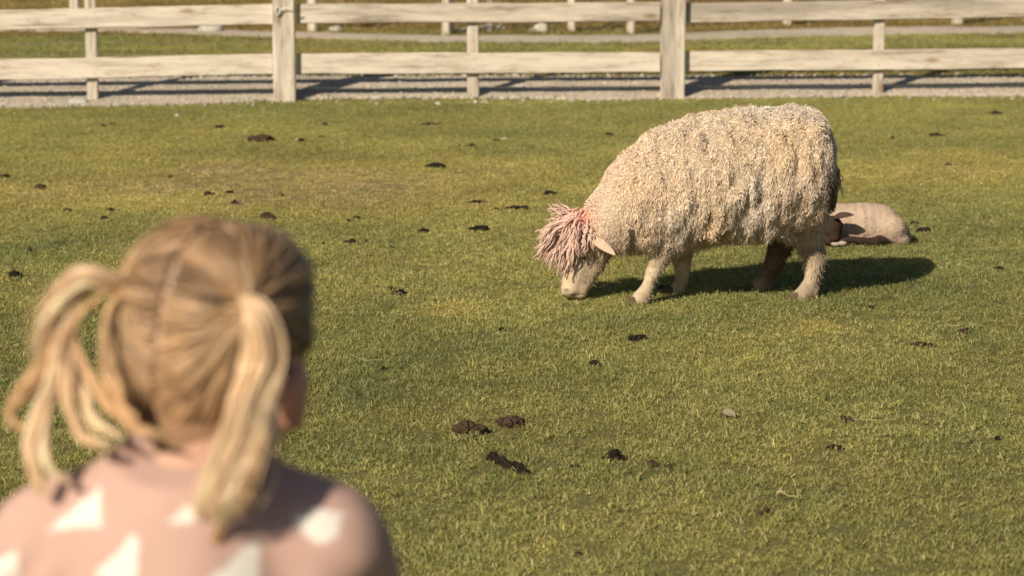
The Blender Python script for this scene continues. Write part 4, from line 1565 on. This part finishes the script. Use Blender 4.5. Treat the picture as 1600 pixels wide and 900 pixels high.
# ---- pigtails
def pig(name, locks, thin):
    VV, QQ, CC, of = [], [], [], 0
    for pts, cnt, col in locks:
        A = np.array(pts, float)           # px, py, dy, radius px
        K = 22
        s = np.linspace(0, len(A) - 1, K)
        # Catmull-Rom through the guide points
        B = np.vstack([2 * A[0] - A[1], A, 2 * A[-1] - A[-2]])
        i = np.minimum(s.astype(int), len(A) - 2)
        u = (s - i)[:, None]
        p0, p1, p2, p3 = B[i], B[i + 1], B[i + 2], B[i + 3]
        C = 0.5 * (2 * p1 + (p2 - p0) * u + (2 * p0 - 5 * p1 + 4 * p2 - p3) * u ** 2 + (3 * p1 - p0 - 3 * p2 + p3) * u ** 3)
        cen = np.array([W(q[0], q[1], YC + q[2] + .08 * (1 - float(sstep(560, 740, q[1])))) for q in C])
        R = C[:, 3] * KS * 0.86
        n = cnt
        ang = rng.random((n, 1)) * 6.28
        nc = max(3, int(n / 14))
        cid = rng.integers(0, nc, n)
        ca = (rng.random(nc) * 6.28)[cid][:, None]
        cr = (np.sqrt(rng.random(nc)) * 0.95)[cid][:, None]
        ctw = (0.6 + 2.2 * rng.random(nc))[cid][:, None]
        cc_ = (0.72 + 0.48 * rng.random(nc))[cid][:, None]
        csp = (rng.random(nc))[cid][:, None]
        rr = np.sqrt(rng.random((n, 1))) * (0.30 + 0.10 * csp)
        T = nrm(np.gradient(cen, axis=0))
        s1 = nrm(np.cross(T, np.array([0.1, 1.0, 0.1])))
        s2 = np.cross(T, s1)
        k = np.linspace(0, 1, K)[None]
        th = ang + k * (1.8 + 0.8 * rng.random((n, 1)))
        ch = ca + k * ctw
        stray = 1 + 4.0 * (rng.random((n, 1)) ** 5) * k
        fan = 0.85 + 1.25 * csp * k ** 1.4
        off = (s1[None] * np.cos(th)[..., None] + s2[None] * np.sin(th)[..., None]) * (R[None] * rr * stray)[..., None]
        off += (s1[None] * np.cos(ch)[..., None] + s2[None] * np.sin(ch)[..., None]) * (R[None] * cr * fan)[..., None]
        slide = (1 - 0.45 * rng.random((n, 1)) ** 1.6)
        off += s1[None] * (0.0025 * np.sin(k * 9 + ang * 3) * k)[..., None]
        path = cen[None] + off
        ks = np.clip(np.linspace(0, 1, K)[None] * slide, 0, 1) * (K - 1)
        i0 = np.minimum(ks.astype(int), K - 2)
        fr_ = (ks - i0)[..., None]
        ri = np.arange(n)[:, None]
        path = path[ri, i0] * (1 - fr_) + path[ri, i0 + 1] * fr_
        # unequal lengths: slide the tip back along the lock
        rad = np.repeat(thin * (0.7 + 0.7 * rng.random((n, 1))), K, 1) * (1 - 0.7 * k ** 3)
        path = path + (0.004 * k * (np.stack([vnoise(path * 45, 1), vnoise(path * 45 + 7, 2), vnoise(path * 45 + 13, 3)], -1) - 0.5).transpose(2, 0, 1) * 2.0).transpose(1, 2, 0)
        Vt, Qt = tubes(path, rad, 3)
        c = np.array(col)[None] * (0.80 + 0.35 * rng.random((n, 1))) * cc_ ** np.array([[0.8, 1.0, 1.25]])
        c = np.repeat(c[:, None], K, 1) * (0.90 + 0.22 * np.linspace(0, 1, K)[None, :, None])
        VV.append(Vt)
        QQ.append(Qt + of)
        CC.append(np.repeat(np.clip(c, 0, .88).reshape(-1, 3), 3, 0))
        of += len(Vt)
    return link(name, mk_mesh(name, np.concatenate(VV) - CO, np.concatenate(QQ), True, np.concatenate(CC), [M_HAIR]), child)
BL = (0.84, 0.60, 0.375)
GO = (0.66, 0.42, 0.22)
pig('pigtail', [
    ([(204, 452, -.045, 16), (168, 440, -.06, 19), (128, 440, -.07, 20), (95, 478, -.075, 23), (84, 530, -.08, 25), (86, 575, -.08, 22)], 170, BL),
    ([(86, 470, -.07, 12), (78, 540, -.08, 14), (52, 590, -.085, 13), (22, 628, -.085, 9), (18, 660, -.085, 6), (48, 676, -.08, 4)], 60, GO),
    ([(88, 540, -.08, 15), (78, 600, -.085, 16), (58, 655, -.09, 14), (46, 705, -.09, 11), (54, 752, -.09, 8), (70, 775, -.09, 4)], 90, BL),
    ([(90, 560, -.08, 10), (78, 640, -.085, 9), (72, 700, -.09, 8), (88, 740, -.09, 6), (112, 752, -.09, 3)], 45, BL),
    ([(98, 520, -.08, 14), (106, 585, -.09, 13), (118, 640, -.095, 11), (140, 680, -.10, 8), (172, 700, -.10, 4)], 70, BL),
    ([(104, 510, -.08, 11), (132, 570, -.09, 11), (166, 625, -.10, 9), (205, 662, -.105, 7), (262, 684, -.11, 3)], 50, GO),
    ([(110, 540, -.08, 8), (130, 610, -.09, 8), (150, 660, -.10, 6), (196, 690, -.105, 3)], 30, BL),
    ([(196, 452, -.055, 8), (172, 480, -.07, 9), (160, 535, -.085, 9), (170, 590, -.095, 8), (196, 640, -.10, 5), (224, 664, -.10, 3)], 40, GO),
    ([(180, 450, -.06, 5), (150, 470, -.075, 5), (118, 500, -.085, 5), (100, 540, -.09, 5)], 14, GO)], .0010)
pig('pigtail', [
    ([(386, 472, -.098, 15), (398, 490, -.115, 24), (412, 535, -.112, 28), (410, 590, -.108, 28), (396, 650, -.110, 29), (374, 715, -.122, 31), (352, 770, -.133, 26), (334, 812, -.132, 13)], 330, BL),
    ([(394, 490, -.115, 14), (424, 540, -.112, 16), (428, 590, -.108, 14), (410, 650, -.112, 14), (398, 710, -.135, 13), (384, 770, -.135, 10), (372, 806, -.133, 5)], 110, GO),
    ([(392, 500, -.115, 12), (388, 570, -.112, 16), (372, 640, -.115, 16), (346, 705, -.135, 14), (322, 765, -.133, 11), (302, 806, -.13, 5)], 110, BL),
    ([(366, 690, -.135, 10), (356, 760, -.135, 9), (346, 820, -.132, 7), (332, 862, -.128, 4)], 40, GO)], .0010)
M_ELAS = mat_plain('hair_elastic', (0.55, 0.40, 0.22), 0.6, 0.3, bump=0)
for (px, py, dy, r, ax) in ((186, 444, -.052, 17, (1, 0.1, 0.12)), (392, 478, -.105, 17, (0.25, -0.6, -0.75))):
    a = np.linspace(0, 2 * math.pi, 20)
    axv = nrm(np.array(ax, float))
    u = nrm(np.cross(axv, np.array([0, 1, .3])))
    v = np.cross(axv, u)
    c = W(px, py, YH + dy)
    pth = (c + (u[None] * np.cos(a)[:, None] + v[None] * np.sin(a)[:, None]) * r * KS)[None]
    Vt, Qt = tubes(pth, np.full(pth.shape[:2], .0028), 6, axv)
    link('hair_elastic', mk_mesh('hair_elastic', Vt - CO, Qt, True, None, [M_ELAS]), child)

def wisps(n):
    K = 10
    t = np.linspace(0, 1, K)[None, :, None]
    px = rng.uniform(215, 430, n)
    st = np.array([W(a, rng.uniform(640, 690), YH - .075) for a in px])
    path = st[:, None] + np.array([0, -.02, -.03]) * t * (0.4 + 1.1 * rng.random((n, 1, 1))) + rng.normal(size=(n, 1, 3)) * np.array([.018, .006, .004]) * t + np.array([.004, 0, 0]) * np.sin(t * 6 + rng.random((n, 1, 1)) * 6)
    K2 = n // 2
    d = nrm(rng.normal(size=(K2, 3)) + np.array([0, -.3, .7]))
    q = on_head(d, 1.01)
    fl = q[:, None] + (d[:, None] * .006 + nrm(rng.normal(size=(K2, 1, 3))) * .030 * (0.4 + rng.random((K2, 1, 1)))) * t + d[:, None] * .006 * np.sin(t * 3.1)
    path[:K2] = h2w(fl)
    Vt, Qt = tubes(path, np.full((n, K), .00042), 3)
    c = np.tile([0.42, 0.27, 0.15], (n, 1)) * (0.6 + 0.7 * rng.random((n, 1)))
    return Vt, Qt, np.repeat(c, K * 3, 0)
a, b, c = wisps(150)
lh = link('loose_hair', mk_mesh('loose_hair', a - CO, b, True, c, [M_HAIR]), child)
lh['kind'] = 'stuff'
#@@END_CHILD
#@@DUNG

# ================================================================ droppings, straws, dead leaf
def dung_mesh(w_, d_, h_, n, mat, seed):
    r_ = random.Random(seed)
    bm = bmesh.new()
    n = int(n * 1.7) + 1
    for i in range(n):
        q = bmesh.ops.create_icosphere(bm, subdivisions=2, radius=1)
        t = (i + 0.5) / n - 0.5
        c = Vector((t * w_ * 0.75 + r_.uniform(-.12, .12) * w_, r_.uniform(-.3, .3) * d_, h_ * (0.08 + r_.random() * 0.42 * (1 - 1.6 * abs(t)))))
        s = min(w_, d_ * 1.6) * r_.uniform(0.15, 0.38)
        s = min(s, w_ * 0.5)
        for v in q['verts']:
            co = np.array(v.co)
            k = 1 + 1.5 * (float(fbm(co * 2.1 + seed * 1.7 + i * 5.1, 3, 3)) - 0.5)
            v.co = Vector((co[0] * s * k, co[1] * s * k * 0.9, co[2] * min(max(h_ * 0.36, s * 0.3), s * 0.8) * k)) + c
    for v in bm.verts:
        if v.co.z < 0:
            v.co.z *= 0.2
    me = bpy.data.meshes.new('dung')
    bm.to_mesh(me)
    bm.free()
    for p in me.polygons:
        p.use_smooth = False
    me.materials.append(mat)
    return me
DUNG = [  # px, py, width px, height px, lumps, dry?, label
    (407, 217, 27, 19, 9, 1, 'brown crumbly dung heap, the largest in the far grass below the left post'),
    (345, 199, 13, 5, 4, 0, 'dark dropping in far grass between left batten and left post'),
    (161, 197, 8, 5, 3, 0, 'left one of two tiny droppings below the left batten'),
    (175, 194, 8, 4, 3, 0, 'right one of two tiny droppings below the left batten'),
    (507, 196, 12, 5, 3, 0, 'small dropping in far grass just right of the left post'),
    (502, 214, 8, 7, 3, 0, 'small upright dropping right of the brown heap below the left post'),
    (471, 220, 13, 5, 4, 0, 'dropping beside the tiny whitish stone in the upper grass'),
    (268, 277, 9, 5, 3, 0, 'small dropping in yellow grass straight above the left pigtail and head'),
    (6, 276, 14, 8, 4, 0, 'dropping cut by the left picture edge in yellowed grass'),
    (76, 285, 8, 4, 2, 0, 'tiny dropping in yellowed grass near the left edge'),
    (61, 294, 18, 8, 5, 1, 'faint brownish clod in yellowed grass near the left edge'),
    (358, 301, 12, 6, 3, 0, 'dropping in yellowed grass above the crown of the head, upper of two'),
    (367, 317, 11, 7, 3, 1, 'rounded brown dropping in yellowed grass close above the head'),
    (438, 306, 9, 4, 2, 0, 'tiny black dropping in yellow grass above the head, right of two others'),
    (420, 340, 22, 12, 7, 1, 'crumbled dung touching the outline of the head at its upper right'),
    (325, 305, 15, 7, 4, 1, 'brown scattered clod in yellowed grass above the parting of the hair'),
    (164, 342, 13, 7, 4, 0, 'black dropping in the grass above the left pigtail'),
    (172, 328, 11, 7, 4, 1, 'brownish dropping just above a blacker one over the left pigtail'),
    (104, 330, 14, 6, 4, 1, 'flat brownish dropping left of the pair over the left pigtail'),
    (24, 430, 22, 13, 6, 0, 'black lumpy dung at the left edge beside the left pigtail'),
    (48, 392, 16, 5, 5, 0, 'thin row of black crumbs above the lumpy dung at the left edge'),
    (738, 229, 13, 6, 3, 0, 'black dropping in far grass, middle of three below the middle batten'),
    (718, 229, 6, 4, 2, 0, 'tiny dropping left of the black one below the middle batten'),
    (760, 230, 7, 4, 2, 0, 'tiny dropping right of the black one below the middle batten'),
    (679, 260, 30, 10, 8, 0, 'wide black dung lying in the yellow band of grass left of the sheep'),
    (775, 220, 10, 4, 3, 0, 'dark dropping touching the flat pale stone in far grass'),
    (672, 194, 27, 5, 7, 0, 'thin dark streak of droppings in far grass left of the middle batten'),
    (741, 317, 16, 6, 4, 0, 'small wedge shaped dropping up and left from the pink fringe'),
    (775, 326, 7, 4, 2, 0, 'tiny black dropping beside a flat crumbly streak near the pink fringe'),
    (812, 325, 34, 6, 9, 0, 'flat streak of crumbled droppings left of the pink fringe'),
    (858, 304, 19, 8, 6, 0, 'dark dropping right above the pink fringe'),
    (546, 346, 10, 6, 3, 0, 'left one of two droppings side by side right of the head'),
    (558, 342, 10, 6, 3, 0, 'right one of two droppings side by side right of the head'),
    (662, 362, 15, 6, 4, 0, 'black dropping in mid grass between the head and the sheep, smaller'),
    (748, 358, 29, 9, 7, 0, 'wide black dropping in mid grass between the head and the sheep'),
    (611, 388, 10, 5, 3, 0, 'tiny dropping in mid grass, below two wider black ones'),
    (505, 381, 7, 6, 3, 0, 'tiny dropping close to the right outline of the hair'),
    (548, 380, 17, 5, 5, 0, 'thin row of black crumbs right of the hair'),
    (570, 378, 8, 5, 2, 0, 'tiny dropping at the right end of the crumb row beside the hair'),
    (626, 459, 18, 9, 5, 0, 'black dropping up and left from the bare straw coloured patch'),
    (611, 452, 10, 4, 3, 0, 'thin dropping touching the black one by the bare patch'),
    (600, 578, 14, 6, 4, 0, 'small black dropping at the tip of a pale straw right of the ear'),
    (784, 516, 10, 5, 3, 0, 'faint dropping in the grass down and right from the bare patch'),
    (731, 671, 40, 28, 9, 1, 'big dry brown dung clod with a straw, left of a similar clod'),
    (801, 660, 40, 20, 7, 1, 'big dry brown dung clod with a cracked top, right of a similar clod'),
    (898, 731, 14, 7, 4, 0, 'small black dropping left of the peaked dung heap'),
    (957, 715, 33, 20, 8, 0, 'peaked black dung heap in the near grass'),
    (1020, 727, 18, 7, 5, 1, 'left one of two low clods right of the peaked dung heap'),
    (1047, 729, 14, 5, 4, 1, 'right one of two low clods right of the peaked dung heap'),
    (996, 528, 27, 14, 8, 0, 'black lumpy dung in the grass below the front hoof'),
    (928, 571, 25, 10, 5, 0, 'flat shiny black dung down and left from the lumpy one below the front hoof'),
    (1040, 452, 18, 14, 5, 0, 'black dropping lying between the two front legs of the sheep'),
    (952, 211, 10, 6, 3, 0, 'small black dropping in far grass left of the sheep back'),
    (1394, 217, 8, 5, 3, 0, 'tiny black dropping in far grass below the right batten'),
    (1463, 212, 20, 5, 5, 0, 'flat black dropping in far grass right of the right batten'),
    (1555, 178, 20, 5, 5, 0, 'faint dark streak close below the gravel at the far right'),
    (1481, 258, 11, 6, 3, 1, 'brownish dropping in the yellowed grass right of the sheep'),
    (1442, 361, 18, 9, 5, 0, 'black dropping lying right behind the rump of the lamb'),
    (1427, 350, 12, 4, 3, 0, 'thin dropping above the black one behind the lamb'),
    (1560, 420, 14, 8, 4, 0, 'black round dropping right of the shadow of the sheep'),
    (1440, 539, 32, 5, 8, 0, 'long thin row of black droppings in the right grass'),
    (1505, 519, 15, 7, 4, 1, 'brown clod with a stalk, up and right from the long thin row'),
    (1359, 482, 10, 4, 3, 0, 'tiny dropping just below the shadow of the sheep'),
    (1320, 657, 19, 9, 5, 1, 'brown clod at the left end of the long pale straw'),
    (1306, 701, 25, 8, 6, 0, 'dark flat dropping below the long pale straw'),
    (1586, 678, 12, 8, 3, 0, 'dropping close to the right picture edge in near grass'),
    (1560, 686, 11, 5, 3, 0, 'faint flat dropping left of the one at the right edge'),
    (1519, 692, 8, 5, 3, 0, 'tiny dropping in near grass, leftmost of three at the right edge'),
    (1195, 804, 17, 11, 5, 1, 'brown clod in near grass left of the dry stick'),
    (1176, 728, 8, 5, 3, 0, 'tiny dark dropping in near grass above the brown clod'),
    (904, 865, 12, 7, 3, 0, 'tiny dark dropping in the grass at the bottom of the picture'),
]
for i, (px, py, wpx, hpx, n, dry, label) in enumerate(DUNG):
    p = G(px, py + hpx * 0.25)
    s = p[1] / FPX
    o = link('dung', dung_mesh(wpx * s, wpx * s * (0.7 if wpx < 24 else (0.95 if dry else 0.5)), hpx * s * 0.95 + 0.013 * (1 if wpx < 24 else 0.6), n, M_DUNGB if dry else M_DUNG, 100 + i), None, p)
    o.rotation_euler = (0, 0, random.uniform(-0.3, 0.3))
    tag(o, label, 'dung', 'droppings scattered over the grass')
# the long dung lies across
pts = [(766, 718), (776, 722), (790, 727), (804, 734), (818, 741)]
p0 = G(790, 730)
bm = bmesh.new()
for i in range(20):
    t = i / 19 * 4
    k = min(3, int(t))
    a, b = G(*pts[k]), G(*pts[k + 1])
    c = a + (b - a) * (t - k) - p0
    q = bmesh.ops.create_icosphere(bm, subdivisions=2, radius=1)
    for v in q['verts']:
        co = np.array(v.co)
        kk = (0.0055 + 0.0075 * ((i * 7) % 5) / 4) * (1 + 1.3 * (float(fbm(co * 1.8 + i * 3.3, 9, 3)) - 0.5))
        v.co = Vector(co * kk + c + np.array([0.006 * ((i * 5) % 3 - 1), 0.016 * ((i * 3) % 4 - 1.5), 0.008]))
me = bpy.data.meshes.new('dung')
bm.to_mesh(me)
bm.free()
me.materials.append(M_DUNG)
tag(link('dung', me, None, p0), 'longest dung, a black lumpy string slanting down to the right', 'dung', 'droppings scattered over the grass')
for px0, py0, px1, py1, bend, r, label in [
        (1332, 665, 1425, 658, 3, .0022, 'longest pale straw, lying in the near grass at the right'),
        (545, 562, 593, 572, 3, .0018, 'thin curved pale straw right of the ear'),
        (1347, 438, 1392, 436, -6, .0022, 'bowed pale straw lying in the shadow of the sheep'),
        (1342, 206, 1380, 205, 0, .003, 'thin pale straw in the far grass right of the sheep back'),
        (1512, 397, 1542, 396, 0, .0025, 'short pale straw in the grass right of the lamb'),
        (560, 606, 590, 603, 1, .0018, 'short pale straw below the curved one right of the ear'),
        (840, 610, 850, 598, 0, .0022, 'short slanting straw in the mid grass'),
        (1475, 516, 1498, 518, 0, .0028, 'reddish stalk stuck to the brown clod at the right'),
        (733, 674, 737, 660, 0, .0022, 'straw stuck upright on the left dry dung clod')]:
    a, b = G(px0, py0), G(px1, py1)
    k = np.linspace(0, 1, 12)[:, None]
    pth = a + (b - a) * k
    up_ = abs(py1 - py0) > 8 and abs(px1 - px0) < 8
    pth[:, 2] += 0.018 + 0.002 * np.sin(k[:, 0] * 9)
    pth[:, 1] += -bend * 0.012 * np.sin(k[:, 0] * math.pi)
    org = (a + b) / 2
    Vt, Qt = tubes((pth - org)[None], np.full((1, 12), r * 0.5), 6, (0, 0, 1))
    tag(link('straw', mk_mesh('straw', Vt, Qt, True, None, [M_STRAW]), None, org), label, 'straw', 'straws lying in the grass')
p = G(1229, 785)
k = np.linspace(0, 1, 10)
pth = np.stack([(k - 0.5) * 0.045, -0.012 * k, 0.024 + 0.004 * np.sin(k * 8) - 0.012 * k ** 3], -1)[None]
Vt, Qt = tubes(pth, (0.003 * (1 - 0.5 * k))[None], 6, (0, 1, 0))
tag(link('stick', mk_mesh('stick', Vt, Qt, True, None, [M_STRAW]), None, p), 'pale dry stick lying in the near grass beside a brown clod', 'stick')
p = G(1139, 655)
tag(leaf('dead_leaf', p + np.array([-.018, .01, .016]), p + np.array([.018, -.008, .011]), .018, (0.1, -0.5, 0.85), None, p * 0, M_LEAF, (0.4, 0.34, 0.22), 0.4), 'pale curled dead leaf lying alone in the near grass', 'dead leaf')
#@@END_DUNG
